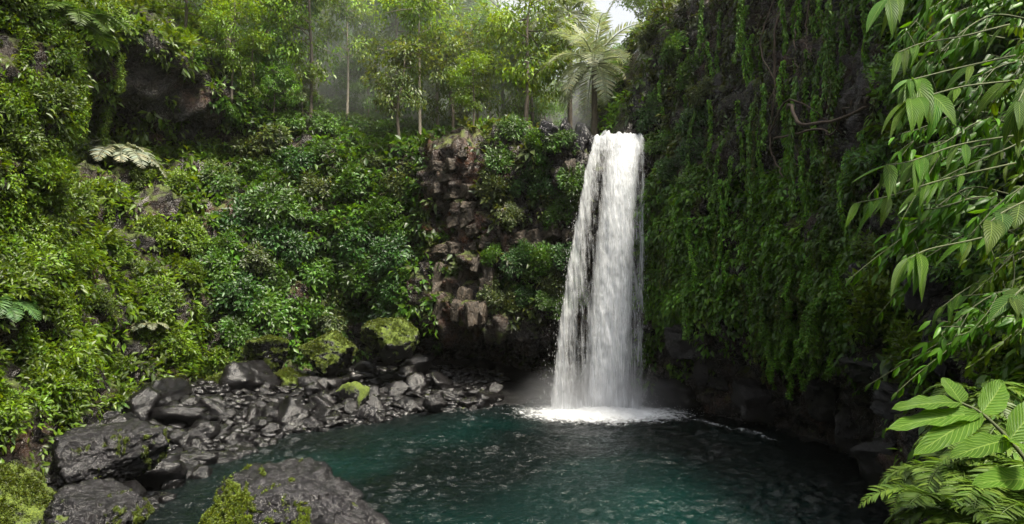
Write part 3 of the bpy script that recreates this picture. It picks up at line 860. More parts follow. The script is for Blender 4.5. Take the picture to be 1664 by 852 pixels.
M_BLOCK = rock_mat('ledge_rock', (.020, .0145, .010), (.105, .080, .056), wet=.4, scale=2.0, moss=.5, moss_lo=.95, crk=.5, cs=1.2, bump=.7)
def block_mesh(seed, vert):
    r = np.random.default_rng(seed)
    b = []
    for ax in range(3):
        for sg in (-1, 1):
            v = np.zeros(3); v[ax] = sg; b.append((*(v + r.normal(0, .13, 3)), .62 * r.uniform(.85, 1.1)))
    for _ in range(4): b.append((*norm(r.normal(size=3)), r.uniform(.72, .9)))
    return rock_mesh(seed, 5, sharp=60, rough=.07, cuts=b)
blocks = [block_mesh(900 + k, k % 2) for k in range(7)]
for me in blocks: me.materials.append(M_BLOCK)
bq = random.Random(12); nb_ = 0
for (x0, x1, y0, y1, stx, sty, sx_, sz_, lab) in [(688, 772, 222, 412, 25, 22, .55, .42, 'brown'), (706, 800, 440, 535, 22, 34, .36, .75, 'grey brown'), (815, 925, 382, 402, 26, 30, .5, .5, 'grey'), (860, 950, 230, 330, 40, 40, .5, .42, 'dark')]:
    yy = y0
    while yy < y1:
        xx = x0 + bq.uniform(0, stx * .6)
        while xx < x1:
            px, py = xx + bq.uniform(-5, 5) + (yy - 222) * (.12 if lab == 'brown' else 0), yy + bq.uniform(-6, 6)
            l, n = hit(px, py)
            xx += stx
            if l is None or bq.random() < .2: continue
            o = obj('cliff_block', blocks[nb_ % 7]); nb_ += 1
            o.location = l - n * bq.uniform(0, .22); o.rotation_euler = (bq.uniform(-.24, .24), bq.uniform(-.28, .28), math.atan2(n.y, n.x) + 1.57 + bq.uniform(-.45, .45))
            f_ = bq.uniform(.6, 1.5); o.scale = (sx_ * f_, .5, sz_ * bq.uniform(.75, 1.3))
            tag(o, lab + ' rock block jutting from the bare cliff' + (', in the top rows' if py < 290 else ', in the middle rows' if py < 380 else ', in the row of squared stones' if py < 425 else ', above the cave mouth'), 'rock', 'jutting blocks of the bare cliff')
        yy += sty
wet = [block_mesh(940 + k, 0) for k in range(4)]
for me in wet: me.materials.append(M_ROCK_BIG)
for q, (px, py, sx_, sz_) in enumerate([(1395, 470, .75, .6), (1440, 520, .8, .75), (1500, 470, .5, .9), (1520, 560, .45, .8), (1420, 600, .9, .4), (1470, 650, .7, .5), (1390, 690, .6, .6), (1375, 770, .55, .6), (1430, 760, .6, .7), (1350, 640, .5, .6), (1400, 830, .6, .6), (1115, 560, .6, .5), (1165, 600, .7, .5), (1110, 630, .6, .4), (1230, 650, .7, .5)]):
    l, n = hit(px, py)
    if l is None: continue
    o = obj('wet_ledge', wet[q % 4]); o.location = l - n * .12; k_ = l.y / 16
    o.rotation_euler = (bq.uniform(-.2, .35), bq.uniform(-.3, .3), math.atan2(n.y, n.x) + 1.57 + bq.uniform(-.4, .4)); o.scale = (sx_ * k_ * 1.2, .55 * k_ * 1.2, sz_ * k_ * 1.2)
    tag(o, ('black wet rock ledge on the near right wall' if q < 11 else 'black wet ledge low on the wall beside the waterfall') + (', below the hanging branches' if py < 540 and q < 11 else ', by the broad leaved plant' if px > 1410 else ', just above the water' if py > 660 else ', under the vine curtain'), 'rock', 'wet ledges of the right wall')
rock_vars = [rock_mesh(100 + k, 4, 7 + k % 4) for k in range(10)]
for me in rock_vars: me.materials.append(M_ROCK)
rng = np.random.default_rng(77)
placed = []
def try_rock(x, y, r, minf=.62):
    for (a, b, c) in placed:
        if (a - x) ** 2 + (b - y) ** 2 < ((r + c) * minf) ** 2: return False
    placed.append((x, y, r)); return True
RUBBLE_LABEL = 'loose dark wet stone lying in the rubble along the left shore of the pool'
count = 0; tries = 0
while count < 262 and tries < 9000:
    tries += 1
    x, y = rng.uniform(-14.5, -.5), rng.uniform(13, 33)
    d = float(pool_dist(np.array([x]), np.array([y]))[0])
    if d < -.5 or d > 5.5: continue
    z = float(shore(np.array([x]), np.array([y]))[0])
    px, py, dp = project(np.array([[x, y, z]]))
    if not (120 < px[0] < 880 and 590 < py[0] < 850): continue
    if px[0] > 610 and rng.random() < .45: continue
    r = float(np.clip(rng.lognormal(-1.35, .65), .12, 1.0)) * (1.0 if d > 0 else .7)
    if not try_rock(x, y, r): continue
    o = obj('rubble_stone', rock_vars[count % 10]); o.location = (x, y, max(z, -.15) + r * .22)
    o.rotation_euler = (U(-.5, .5), U(-.5, .5), U(0, 6.3)); o.scale = (r * U(.9, 1.4), r * U(.8, 1.1), r * U(.55, .95))
    sz = 'large' if r > .42 else 'medium' if r > .27 else 'small'
    wh = 'wetted at the waterline' if d < .5 else 'in the shade before the cave' if px[0] > 610 else 'beside the big block shaped boulder' if py[0] > 700 and px[0] < 330 else 'at the rear under the green bank' if d > 3.2 else 'in the middle of the rubble shore'
    tag(o, sz + ' dark wet stone ' + wh, 'stone', 'stones of the rubble shore')
    count += 1
# gravel between the stones
mb = MB(); Dg, Tg = ICO[2]
k = 0
while k < 2600:
    x, y = rng.uniform(-14.5, -.5), rng.uniform(12, 34.5)
    d = float(pool_dist(np.array([x]), np.array([y]))[0])
    if d < -.25 or d > 6.5: continue
    z = float(shore(np.array([x]), np.array([y]))[0]); r = rng.uniform(.05, .19)
    V = Dg * (1 + .5 * perlin(Dg * 1.3 + k)[:, None]) * np.array([1.2, .9, .65]) * r + np.array([x, y, z + r * .2])
    mb.add(V, None, Tg); k += 1
tag(obj('gravel', mb.mesh('gravel'), M_ROCK), 'wet black gravel filling the gaps between the shore stones', 'gravel', kind='stuff')

# ============================================================ foliage that clothes the cliffs
C_YG = np.array([.086, .155, .004]); C_MID = np.array([.046, .108, .008]); C_DEEP = np.array([.024, .066, .009]); C_OLIVE = np.array([.055, .082, .018]); C_DRY = np.array([.065, .055, .025]); C_BLUE = np.array([.030, .088, .016])
Gc = (G2[:-1, :-1] + G2[1:, 1:]) / 2
Gn = N2[:-1, :-1]
e1 = G2[1:, :-1] - G2[:-1, :-1]; e2 = G2[:-1, 1:] - G2[:-1, :-1]
area = np.linalg.norm(np.cross(e1, e2), axis=-1)
Cf, Nf, Af = Gc.reshape(-1, 3), Gn.reshape(-1, 3), area.ravel()
PXf, PYf, DPf = project(Cf)
def inbox(px, py, x0, x1, y0, y1, soft=20):
    return np.clip((px - x0) / soft + .5, 0, 1) * np.clip((x1 - px) / soft + .5, 0, 1) * np.clip((py - y0) / soft + .5, 0, 1) * np.clip((y1 - py) / soft + .5, 0, 1)
jit = fbm(Cf * .9, 3)
jx, jy = PXf + jit * 28, PYf + fbm(Cf * .9 + 40, 3) * 28
inview = (DPf > 1.5) & (PXf > -160) & (PXf < 1830) & (PYf > -160) & (PYf < 900)
dens = np.ones(len(Cf))
bare = np.zeros(len(Cf))
for bx in [(678, 778, 212, 330, 14), (712, 775, 300, 412, 14), (700, 805, 440, 545, 14), (812, 925, 376, 408, 10), (868, 965, 190, 330, 40), (905, 960, 240, 600, 16), (640, 920, 528, 700, 8),
           (1040, 1240, 515, 760, 24), (1215, 1500, 560, 860, 20), (1375, 1580, 430, 640, 24), (965, 1050, 205, 690, 8), (190, 350, 95, 210, 40), (1330, 1440, 70, 230, 30)]:
    bare = np.maximum(bare, inbox(jx, jy, *bx))
dens *= 1 - .94 * bare
# holes where bedrock shows between clumps
hole = fbm(Cf * .55 + 20, 3)
dens *= np.clip(.72 + hole * 2.4, .06, 1.3)
sparse_r = inbox(jx, jy, 1110, 1460, -200, 330, 60)
dens *= 1 - .5 * sparse_r
dens *= np.where(Cf[:, 2] < .5, 0, 1)
dens *= inview
def facing():
    v = norm(np.array([0, 0, CAMZ]) - Cf)
    return np.sum(v * Nf, 1)
dens *= np.clip(facing() * 3 + .9, 0, 1)
def zone(x0, x1, y0=-300, y1=1000, soft=70): return inbox(jx, jy, x0, x1, y0, y1, soft)
def sample(weight, n, rng):
    p = weight * Af; s = p.sum()
    if s <= 0: return np.zeros(0, int)
    return rng.choice(len(Cf), size=n, p=p / s)
def cover(name, label, weight, n, k, leafpx, R, asp, base, fine, seed, lift=.12, **kw):
    """leafpx: leaf length in photo pixels at the patch, so that near leaves are not sheets and far ones not dust"""
    rng = np.random.default_rng(seed)
    i = sample(weight, n, rng)
    D = np.clip(DPf[i], 6, 60)
    L = leafpx / F * np.clip(D, 12, 40) * rng.uniform(.75, 1.3, n)
    C = Cf[i] + Nf[i] * (lift + rng.uniform(-.05, .3, n) * R)[:, None] + rng.normal(0, .08, (n, 3))
    # natural drift of species over the wall
    h = fbm(C * .35 + seed, 2)[:, None]; b2 = np.asarray(base)[None] * (1 + h * .7)
    mb = MB()
    clumps(mb, C, Nf[i], k, R * rng.uniform(.6, 1.3, n), L, asp, b2, fine=fine, rng=rng, **kw)
    tag(obj(name, mb.mesh(name), M_LEAF), label, 'creeper', kind='stuff')
cover('creeper', 'yellow green creeper and moss covering the near left bank', dens * zone(-300, 330), 7600, 14, 13.5, .34, .42, C_YG * .8, False, 1)
cover('creeper', 'leafy mid green creeper covering the slope left of the cave', dens * zone(330, 730), 8600, 13, 10.5, .34, .55, C_MID, False, 2)
cover('creeper', 'small leaved olive creeper hanging on the rock left of the waterfall', dens * zone(700, 985, 150, 600, 20), 2300, 10, 12.5, .30, .5, C_OLIVE, False, 3, lift=.05)
cover('creeper', 'dark green creeper matting the lower right wall', dens * zone(1040, 1480, 290, 620, 50), 4600, 13, 10, .30, .5, C_MID * 1.5, False, 4, down=.9)
cover('creeper', 'sparse brownish creeper on the dark upper right wall', dens * zone(1040, 1480, -200, 320, 50), 5200, 11, 9, .30, .45, C_OLIVE * .75, False, 5, down=.8)
cover('creeper', 'dense glossy creeper on the near right bank', dens * zone(1440, 1900, -300, 760, 40), 9000, 12, 22, .26, .42, np.array([.075, .17, .008]), True, 6, down=.7)
cover('undergrowth', 'ferny green undergrowth on the forest floor above the cliff', dens * zone(380, 1075, -200, 215, 60) * (Cf[:, 2] > 11), 4200, 12, 10, .45, .4, C_MID * 1.2, False, 8)

# ============================================================ shrubs standing on the banks, each its own thing
def shrub_proto(seed, base, leafL, asp, k=26, ncl=26, spread=.55, fine=False):
    rng = np.random.default_rng(seed)
    st = MB(); fo = MB()
    C = []; N = []
    for q in range(ncl):
        d = norm(rng.normal(size=3) * np.array([1, 1, .5]) + np.array([0, 0, .75]))
        L = rng.uniform(.45, 1.0)
        p = spline([(0, 0, -.15), d * L * .5 + np.array([0, 0, .12]), d * L * np.array([1, 1, .85])], 6)
        if q < 12: tube(st, p, np.linspace(.022, .006, 6), 5)
        C.append(p[-1]); N.append(d); C.append(p[3] + rng.normal(size=3) * .08); N.append(d)
    clumps(fo, np.array(C), np.array(N), k, .26, leafL, asp, base, fine=fine, rng=rng, up=1.0, dv=.28)
    return fo.mesh('foliage'), st.mesh('stem')
def make_shrub(seed, base, leafL, asp, **kw):
    f, s = shrub_proto(seed, base, leafL, asp, **kw)
    r = empty('shrub'); obj('foliage', f, M_LEAF, r); obj('stem', s, M_STEM, r)
    return r
def place(o, loc, nrm, scale, lean=.55):
    ax = (Vector((0, 0, 1)) * (1 - lean) + Vector(nrm) * lean).normalized()
    q = ax.to_track_quat('Z', 'Y') @ Quaternion((0, 0, 1), U(0, 6.28))
    o.rotation_mode = 'QUATERNION'; o.rotation_quaternion = q
    o.location = loc; o.scale = (scale,) * 3 if not hasattr(scale, '__len__') else scale
protos = {
 'yg': [make_shrub(200 + k, C_YG * [1, .8, .95, .7][k], .14, .40, k=46) for k in range(4)],
 'mid': [make_shrub(210 + k, [C_MID, C_BLUE, C_MID * 1.25, C_OLIVE][k], .16, .52, k=42) for k in range(4)],
 'deep': [make_shrub(220 + k, [C_DEEP * 2.2, C_YG * .9, C_MID * 1.5][k], .15, .38, k=28, fine=True) for k in range(3)],
}
used = set()
def shrub_at(kind, px, py, scale, label, group, lean=.55, lift=0.0, where=None):
    l, n = hit(px, py)
    if l is None: return
    i = random.randrange(len(protos[kind])); p = protos[kind][i]
    if (kind, i) in used: o = copy_tree(p)
    else: o = p; used.add((kind, i))
    place(o, l + n * lift, n, scale, lean)
    look = {'yg': ['lime green', 'bright yellow green', 'fresh green', 'soft green'], 'mid': ['mid green', 'bluish green', 'light green', 'olive'], 'deep': ['dark glossy', 'yellowish', 'mid green glossy']}[kind][i]
    if where: label = label + where(px, py)
    tag(o, look + ' ' + label, 'shrub', group)
def scatter_px(n, poly_fn, x0, x1, y0, y1, gap, seed):
    r = random.Random(seed); out = []
    t = 0
    while len(out) < n and t < 4000:
        t += 1
        px, py = r.uniform(x0, x1), r.uniform(y0, y1)
        if not poly_fn(px, py): continue
        if any((px - a) ** 2 + (py - b) ** 2 < gap * gap for a, b in out): continue
        out.append((px, py))
    return out
alcove = lambda x, y: (165 < x < 370 and 60 < y < 240)
for px, py in scatter_px(46, lambda x, y: not alcove(x, y), -10, 360, 10, 690, 52, 1):
    shrub_at('yg', px, py, U(.8, 1.25), 'leafy shrub on the left bank', 'shrubs of the near left bank', .6, where=lambda x, y: (' by the left edge' if x < 110 else ' below the dark alcove' if y > 240 and x > 165 else ' between edge and alcove') + (', up high' if y < 230 else ', halfway up' if y < 460 else ', near the rubble'))
for px, py in scatter_px(52, lambda x, y: y < 545 - max(0, x - 640) * .5 and not (x > 662 and y > 215), 345, 735, 150, 560, 44, 2):
    shrub_at('mid', px, py, U(.9, 1.5), 'broad leaved shrub, back slope', 'shrubs of the slope left of the cave', .5, where=lambda x, y: (' by the left bank' if x < 470 else ' mid slope' if x < 600 else ' beside bare rock') + (', under the trees' if y < 270 else ', halfway down' if y < 420 else ', above the mossy boulders'))
for px, py in scatter_px(16, lambda x, y: True, 800, 930, 412, 500, 26, 3):
    shrub_at('mid', px, py, U(.55, .85), 'bright leafy creeper tuft on the ledge just left of the waterfall', 'leafy tufts beside the waterfall', .75)
for px, py in scatter_px(12, lambda x, y: True, 800, 940, 200, 365, 34, 4):
    shrub_at('mid', px, py, U(.6, .95), 'small shrub on the rock face left of the waterfall', 'shrubs on the rock face left of the waterfall', .8)
for px, py in scatter_px(26, lambda x, y: x > 1440 + max(0, 300 - y) * .12, 1440, 1680, -10, 620, 40, 5):
    shrub_at('deep', px, py, U(.75, 1.1), 'small leaved shrub, right bank', 'shrubs of the near right bank', .7, where=lambda x, y: (' at the right edge' if x > 1570 else ' behind the branches') + (', at the top' if y < 200 else ', midway' if y < 400 else ', above the broad leaved plant'))
for px, py in scatter_px(12, lambda x, y: True, 1055, 1150, 0, 300, 34, 6):
    shrub_at('mid', px, py, U(.6, 1.0), 'sunlit green shrub on the cliff edge right of the waterfall', 'shrubs on the edge right of the waterfall', .7)

# ============================================================ vines, roots and creeper curtains on the right wall
def vine_proto(seed, length, base, leafL, n, spread=.05):
    rng = np.random.default_rng(seed)
    z = np.linspace(0, -length, 14); x = np.cumsum(rng.normal(0, .05, 14)); y = np.cumsum(rng.normal(0, .03, 14))
    p = np.stack([x, y, z], 1)
    st = MB(); tube(st, p, np.linspace(.014, .004, 14), 5)
    t = rng.random(n) * 13; i = t.astype(int).clip(0, 12); f = (t - i)[:, None]
    P = p[i] * (1 - f) + p[i + 1] * f
    a = rng.random(n) * 6.283
    rad_ = np.stack([np.cos(a), np.sin(a), np.zeros(n)], 1)
    D = rad_ * .8 + np.array([0, 0, -.9]) + rng.normal(size=(n, 3)) * .35
    N_ = rad_ * .8 + np.array([0, 0, .8]) + rng.normal(size=(n, 3)) * .3
    fo = MB(); L = leafL * rng.uniform(.6, 1.25, n)
    leaves(fo, P + rad_ * spread * rng.random((n, 1)), D, N_, L, L * .5, palette(n, base, .25, .12, rng), fine=False)
    r = empty('hanging_vine'); obj('leaves', fo.mesh('leaves'), M_LEAF, r); obj('stem', st.mesh('stem'), M_STEM, r)
    return r
vines = [vine_proto(300 + k, [2.2, 3.0, 3.8, 2.8, 2.6, 3.2][k], [C_MID * 2.4, C_MID * 1.9, C_MID * 2.9, C_OLIVE * 1.6, C_YG * 1.35, C_YG * 1.1][k], [.115, .115, .115, .115, .10, .10][k], [420, 560, 700, 260, 900, 1000][k], [.05, .05, .05, .05, .22, .2][k]) for k in range(6)]
vu = set()
def vine_at(px, py, scale, label, group, kinds=(0, 1, 2, 3), where=None):
    l, n = hit(px, py)
    if l is None: return
    i = random.choice(kinds)
    if i in vu: o = copy_tree(vines[i])
    else: o = vines[i]; vu.add(i)
    o.location = l + n * U(.12, .5); o.rotation_euler = (0, 0, U(0, 6.28)); o.scale = (1, 1, scale)
    tag(o, ['mid green', 'deep green', 'light green', 'olive', 'lime mossy', 'yellow mossy'][i] + ' ' + label + (where(px, py) if where else ''), 'vine', group)
for px, py in scatter_px(80, lambda x, y: True, 1056, 1240, 290, 470, 10, 7):
    vine_at(px, py, U(.4, .75), 'leafy vine on the wall', 'vines hanging right of the waterfall', where=lambda x, y: (' touching the waterfall' if x < 1100 else ' right of the waterfall' if x < 1170 else ' left of the thick curtain') + (', rooted high' if y < 350 else ', rooted midway' if y < 410 else ', rooted low'))
for px, py in scatter_px(70, lambda x, y: True, 1236, 1372, 365, 560, 9, 8):
    vine_at(px, py, U(.3, .62), 'vine in the thick curtain', 'vines of the green curtain on the right wall', where=lambda x, y: (' on its left edge' if x < 1275 else ' in its middle' if x < 1330 else ' on its right edge') + (', rooted at the top' if y < 430 else ', rooted midway' if y < 500 else ', rooted near its hem'))
for px, py in scatter_px(105, lambda x, y: True, 1080, 1420, -60, 290, 15, 9):
    vine_at(px, py, U(.8, 1.4), 'thin straggling vine', 'vines on the dark upper right wall', where=lambda x, y: (' above the waterfall' if x < 1180 else ' among the bare roots' if x < 1320 else ' right of the bare roots') + (', from the top' if y < 60 else ', from mid height' if y < 180 else ', low'))
for px, py in scatter_px(34, lambda x, y: True, -5, 185, 30, 560, 34, 19):
    vine_at(px, py, U(.5, .9), 'drape hanging on the left bank', 'mossy drapes of the left bank', (4, 5), lambda x, y: (' at the left edge' if x < 60 else ' midway in' if x < 125 else ' by the alcove') + (', up high' if y < 200 else ', halfway up' if y < 400 else ', low down'))
# bare aerial roots
def root(name, pts, r0, r1, label, cat, group=None, seg=6, wob=.04, mat=None):
    p = spline(pts, 28)
    p = p + np.random.default_rng(int(abs(p[0, 0]) * 997) % 10000).normal(0, wob, p.shape) * np.linspace(.2, 1, 28)[:, None]
    mb = MB(); tube(mb, p, np.linspace(r0, r1, 28), seg)
    tag(obj(name, mb.mesh(name), mat or M_ROOT), label, cat, group)
def wall_pts(pix, off):
    out = []
    for px, py in pix:
        l, n = hit(px, py)
        if l is not None: out.append(tuple(l + n * off))
    return out
for q, (pix, r_) in enumerate([([(1262, -20), (1266, 70), (1268, 160), (1274, 235), (1290, 300)], .05), ([(1256, -10), (1254, 60), (1262, 130), (1266, 215), (1262, 262)], .03),
                               ([(1290, 20), (1296, 80), (1302, 150)], .03), ([(1244, 30), (1240, 90), (1247, 150)], .025), ([(1270, 170), (1285, 215), (1305, 260), (1320, 275)], .03),
                               ([(1268, 160), (1252, 200), (1248, 245)], .025), ([(1330, -20), (1334, 60), (1330, 110)], .03)]):
    root('aerial_root', wall_pts(pix, .45), r_, r_ * .5, ['thickest bare brown root hanging down the dark right wall', 'slim bare root running down just left of the thickest root', 'short bare root dangling right of the thickest root',
         'short thin root hanging to the left of the root bundle', 'root that forks off low and bends right under the horizontal branch', 'root that forks off low and bends left', 'bare root dangling from the top edge, right of the root bundle'][q], 'root', 'aerial roots on the right wall')
for q, (pix, r_) in enumerate([([(1280, 186), (1310, 204), (1350, 203), (1395, 196), (1420, 190)], .055), ([(1284, 190), (1315, 193), (1345, 188), (1362, 187)], .03), ([(1290, 200), (1330, 209), (1370, 206), (1402, 194)], .035)]):
    root('bare_branch', wall_pts(pix, .8), r_, r_ * .6, ['thick bare branch lying level across the dark right wall', 'short bare branch just above the level thick branch', 'thin bare branch sagging just below the level thick branch'][q], 'branch', 'bare level branches on the right wall')

# ============================================================ ferns and palms
def frond_mesh(mb, base, d0, length, droop, npair, leafL, asp, col, rng, curl=.0, taper=.5, vee=.35):
    d0 = norm(np.asarray(d0, float)); n = 22
    t = np.linspace(0, 1, n)
    z = np.array([0, 0, 1.0])
    p = [np.asarray(base, float)]; d = d0.copy()
    for q in range(n - 1):
        d = norm(d - z * droop / n * (1 + q / n)); p.append(p[-1] + d * length / n)
    p = np.array(p)
    T = norm(np.gradient(p, axis=0)); Sd = norm(np.cross(T, z) + 1e-6); Up = np.cross(Sd, T)
    s = np.linspace(.12, 1, npair); i = (s * (n - 1)).astype(int).clip(0, n - 2); f = (s * (n - 1) - i)[:, None]
    P = p[i] * (1 - f) + p[i + 1] * f
    prof_ = np.sin(np.clip((s * .92 + .08), 0, 1) ** .8 * math.pi) ** .7 + .08
    for sg in (-1, 1):
        D = Sd[i] * sg * 1.0 + T[i] * .65 + Up[i] * vee + rng.normal(size=(npair, 3)) * .07
        L = leafL * prof_ * rng.uniform(.85, 1.1, npair)
        leaves(mb, P, D, Up[i] + rng.normal(size=(npair, 3)) * .15, L, np.maximum(L * asp, .012), palette(npair, col, .12, .06, rng), droop=.35, fold=.1, fine=True)
    return p
def frond_part(parent, name, d0, length, droop, npair, leafL, asp, col, rng, base=(0, 0, 0), rach=.02, mat=None):
    mb = MB(); p = frond_mesh(mb, base, d0, length, droop, npair, leafL, asp, col, rng)
    tube(mb, p, np.linspace(rach, rach * .25, len(p)), 5, C=np.asarray(col) * .8)
    return obj(name, mb.mesh(name), mat or M_FERN, parent)

def palm(x, y, z0, hgt, nfr, flen, seed, label, lean=(0, 0), r0=.15):
    rng = np.random.default_rng(seed)
    r = empty('palm_tree', (x, y, z0))
    p = spline([(0, 0, -.5), (lean[0] * .3, lean[1] * .3, hgt * .5), (lean[0], lean[1], hgt)], 24)
    mb = MB(); rr_ = np.linspace(r0 * 1.2, r0 * .85, 24) * (1 + .06 * (np.arange(24) % 2)); tube(mb, p, rr_, 10)
    obj('trunk', mb.mesh('trunk'), M_BARK, r)
    top = p[-1]
    for q in range(nfr):
        a = q * 2.399; el = np.interp(q, [0, nfr], [1.4, -.55]) + rng.normal(0, .06)
        d = (math.cos(a) * math.cos(el), math.sin(a) * math.cos(el), math.sin(el))
        frond_part(r, 'frond', d, flen * rng.uniform(.85, 1.08), 1.0 + rng.uniform(0, .7), 50, flen * .2, .075, np.array([.32, .35, .23]), rng, base=top, rach=.045)  # frond colour lightened so the palms look backlit
    tag(r, label, 'palm tree')
zp = ground_z(6.0, 49)
pb = at(966, 185, 37); palm(pb.x, 37, pb.z - 1.5, at(966, 104, 37).z - pb.z + 1.5, 26, 4.0, 1, 'tall feathery palm tree behind the top of the waterfall')
pb = at(926, 175, 41); palm(pb.x, 41, pb.z - 2.5, at(926, 22, 41).z - pb.z + 2.5, 20, 3.9, 2, 'hazy palm tree farther back and left of the palm behind the waterfall', r0=.13)

def fern(px, py, size, label, seed, nfr=9, face=None, group=None, Y=None, col=(.09, .115, .05), off=.1, elev=(.9, .15)):
    rng = np.random.default_rng(seed)
    if Y is None:
        l, n = hit(px, py)
    else:
        l, n = at(px, py, Y), Vector((0, -1, .3))
    r = empty('tree_fern' if size > 1.2 else 'fern', l + n * off)
    a0 = math.atan2(n.y, n.x) if face is None else face
    for q in range(nfr):
        a = a0 + (q / max(1, nfr - 1) - .5) * 3.6 + rng.normal(0, .12); el = rng.uniform(elev[1], elev[0])
        d = (math.cos(a) * math.cos(el), math.sin(a) * math.cos(el), math.sin(el))
        frond_part(r, 'frond', d, size * rng.uniform(.8, 1.1), rng.uniform(1.0, 1.7), 26, size * .24, .2, np.asarray(col) * rng.uniform(.8, 1.15), rng, rach=.015 * size)
    tag(r, label, 'fern', group)
    return r
fern(205, 250, 2.7, 'large pale grey green tree fern arching out of the left bank', 1, 9, face=-.55, col=(.27, .29, .21), off=1.3, elev=(.55, .0))
fern(222, 525, 1.15, 'small pale fern low on the left bank below the tree fern', 2, 7, face=-.8, col=(.24, .26, .17), off=.5)
fern(10, 500, 1.3, 'green fern at the far left edge halfway up the bank', 3, 7, face=-.5, col=(.07, .15, .04), off=.5)
fern(90, 40, 2.0, 'long arching fern at the top of the left bank with fronds reaching right', 4, 8, face=-.1, col=(.08, .14, .02), off=.5)
fern(1225, 330, .9, 'small fern tucked into the vines of the right wall', 5, 7, col=(.04, .08, .03))
for q, (px, py) in enumerate([(255, 640), (330, 600), (190, 655)]):
    fern(px, py, .8, ['small fern at the foot of the left bank, nearest the mossy rock', 'small bright fern above the rubble where the bank turns the corner', 'small fern hanging over the dark block shaped boulder'][q], 10 + q, 7, col=(.06, .12, .02))

# ============================================================ forest trees on the rim
def limb_pts(a, b, rng, w):
    m1 = a * .66 + b * .34 + rng.normal(0, w, 3); m2 = a * .33 + b * .67 + rng.normal(0, w, 3)
    return spline([a, m1, m2, b], 9)
def make_tree(seed, hgt, crown_r, crown_h, base, leafL, asp=.45, ncl=95, k=34, trunk_r=.14, bark=None, crown_lo=.42, lean=.4, fine=False):
    rng = np.random.default_rng(seed)
    r = empty('forest_tree')
    tr = MB()
    top = np.array([rng.normal(0, lean), rng.normal(0, lean), hgt * .88])
    p = spline([(0, 0, -.8), np.array([top[0] * .15, top[1] * .2, hgt * .3]) + rng.normal(0, .12, 3), np.array([top[0] * .6, top[1] * .5, hgt * .62]) + rng.normal(0, .15, 3), top], 26)
    tube(tr, p, np.linspace(trunk_r, trunk_r * .25, 26), 8)
    C = []; N = []
    cc = np.array([top[0] * .8, top[1] * .8, hgt * (crown_lo + 1) / 2])
    nl = 15
    for q in range(nl):
        tq = rng.uniform(crown_lo, .95); a = p[int(tq * 25)]
        d = norm(rng.normal(size=3) * np.array([1, 1, .35]) + np.array([0, 0, .25]))
        b = a + d * crown_r * rng.uniform(.55, 1.1) * (1.15 - .55 * abs(tq - .6))
        lp = limb_pts(a, b, rng, .12); tube(tr, lp, np.linspace(trunk_r * .32, .012, 9), 5)
        nn = ncl // nl
        for u in range(nn):
            j = rng.integers(3, 9)
            c = lp[j] + rng.normal(0, 1, 3) * np.array([.42, .42, .26]) * crown_r * .45
            C.append(c); N.append(norm(c - cc))
    fo = MB()
    clumps(fo, np.array(C), np.array(N), k, crown_r * .22, leafL, asp, base, rng=rng, up=1., dv=.22, fine=fine)
    obj('trunk', tr.mesh('trunk'), bark or M_BARK, r); obj('crown', fo.mesh('crown'), M_LEAF, r)
    return r
GLOWT = None
TP = [make_tree(400, 9, 2.7, 4, C_MID * 1.7, .32, ncl=120, crown_lo=.3), make_tree(401, 11, 3.0, 5, C_YG * 1.25, .30, ncl=140, crown_lo=.28), make_tree(402, 8, 2.5, 4, C_OLIVE * 1.6, .28, ncl=110, crown_lo=.34),
      make_tree(403, 12, 3.2, 5, C_MID * 1.6, .32, ncl=140, crown_lo=.28), make_tree(404, 10, 2.3, 4, C_YG * 1.5, .27, bark=M_BARK_PALE, trunk_r=.10, crown_lo=.48), make_tree(405, 13, 3.4, 6, C_DEEP * 2.4, .34, ncl=150, crown_lo=.22), make_tree(406, 10, 2.8, 5, np.array([.13, .215, .006]), .28, ncl=140, crown_lo=.3)]  # last variant: backlit sun glow is put into its yellow leaf colour
tu = set()
def tree_at(i, px, Y, scale, label, group=None, z=None, rot=None):
    x = (px - 832) / F * Y
    if i in tu: o = copy_tree(TP[i])
    else: o = TP[i]; tu.add(i)
    o.location = (x, Y, (ground_z(x, Y) if z is None else z) - .1)
    o.rotation_euler = (0, 0, U(0, 6.28) if rot is None else rot); o.scale = (scale,) * 3
    tag(o, label, 'tree', group)
spec = [  # px, Y, variant, scale, label
 (850, 39, 6, 1.1, 'yellow green tree left of the palm, backlit glow painted into its leaves'), (560, 42, 4, 1.0, 'slim tree with a pale trunk and light crown above the slope'),
 (682, 39, 4, 1.1, 'tree with a tall pale trunk above the bare brown rock'), (650, 37.5, 2, .8, 'small tree with a bent thin trunk on the cliff rim'),
 (500, 39, 1, .95, 'light green tree catching the sun above the dark slope'), (430, 40, 3, 1.0, 'dense green tree behind the left alcove'),
 (772, 41, 6, .85, 'small added tree in the hazy middle of the rim, sun glow painted into its leaves'), (730, 40, 2, .9, 'grey green small tree above the bare brown rock'),  # yellow tree added for the warm glow, its leaf colour standing for sunlight
 (610, 46, 3, 1.1, 'tall hazy tree in the second row behind the pale trunks'),
 (1062, 50, 1, .8, 'yellow green tree between the palm and the right cliff'), (895, 48, 0, .7, 'green tree below the hazy rear palm'),
 (820, 48, 5, 1.05, 'large shaded tree behind the yellow green one'), (470, 48, 5, 1.1, 'large dark tree at the rear above the left slope'),
]
for px, Y, i, sc, lb in spec: tree_at(i, px, Y, sc, lb)
r_ = random.Random(5)
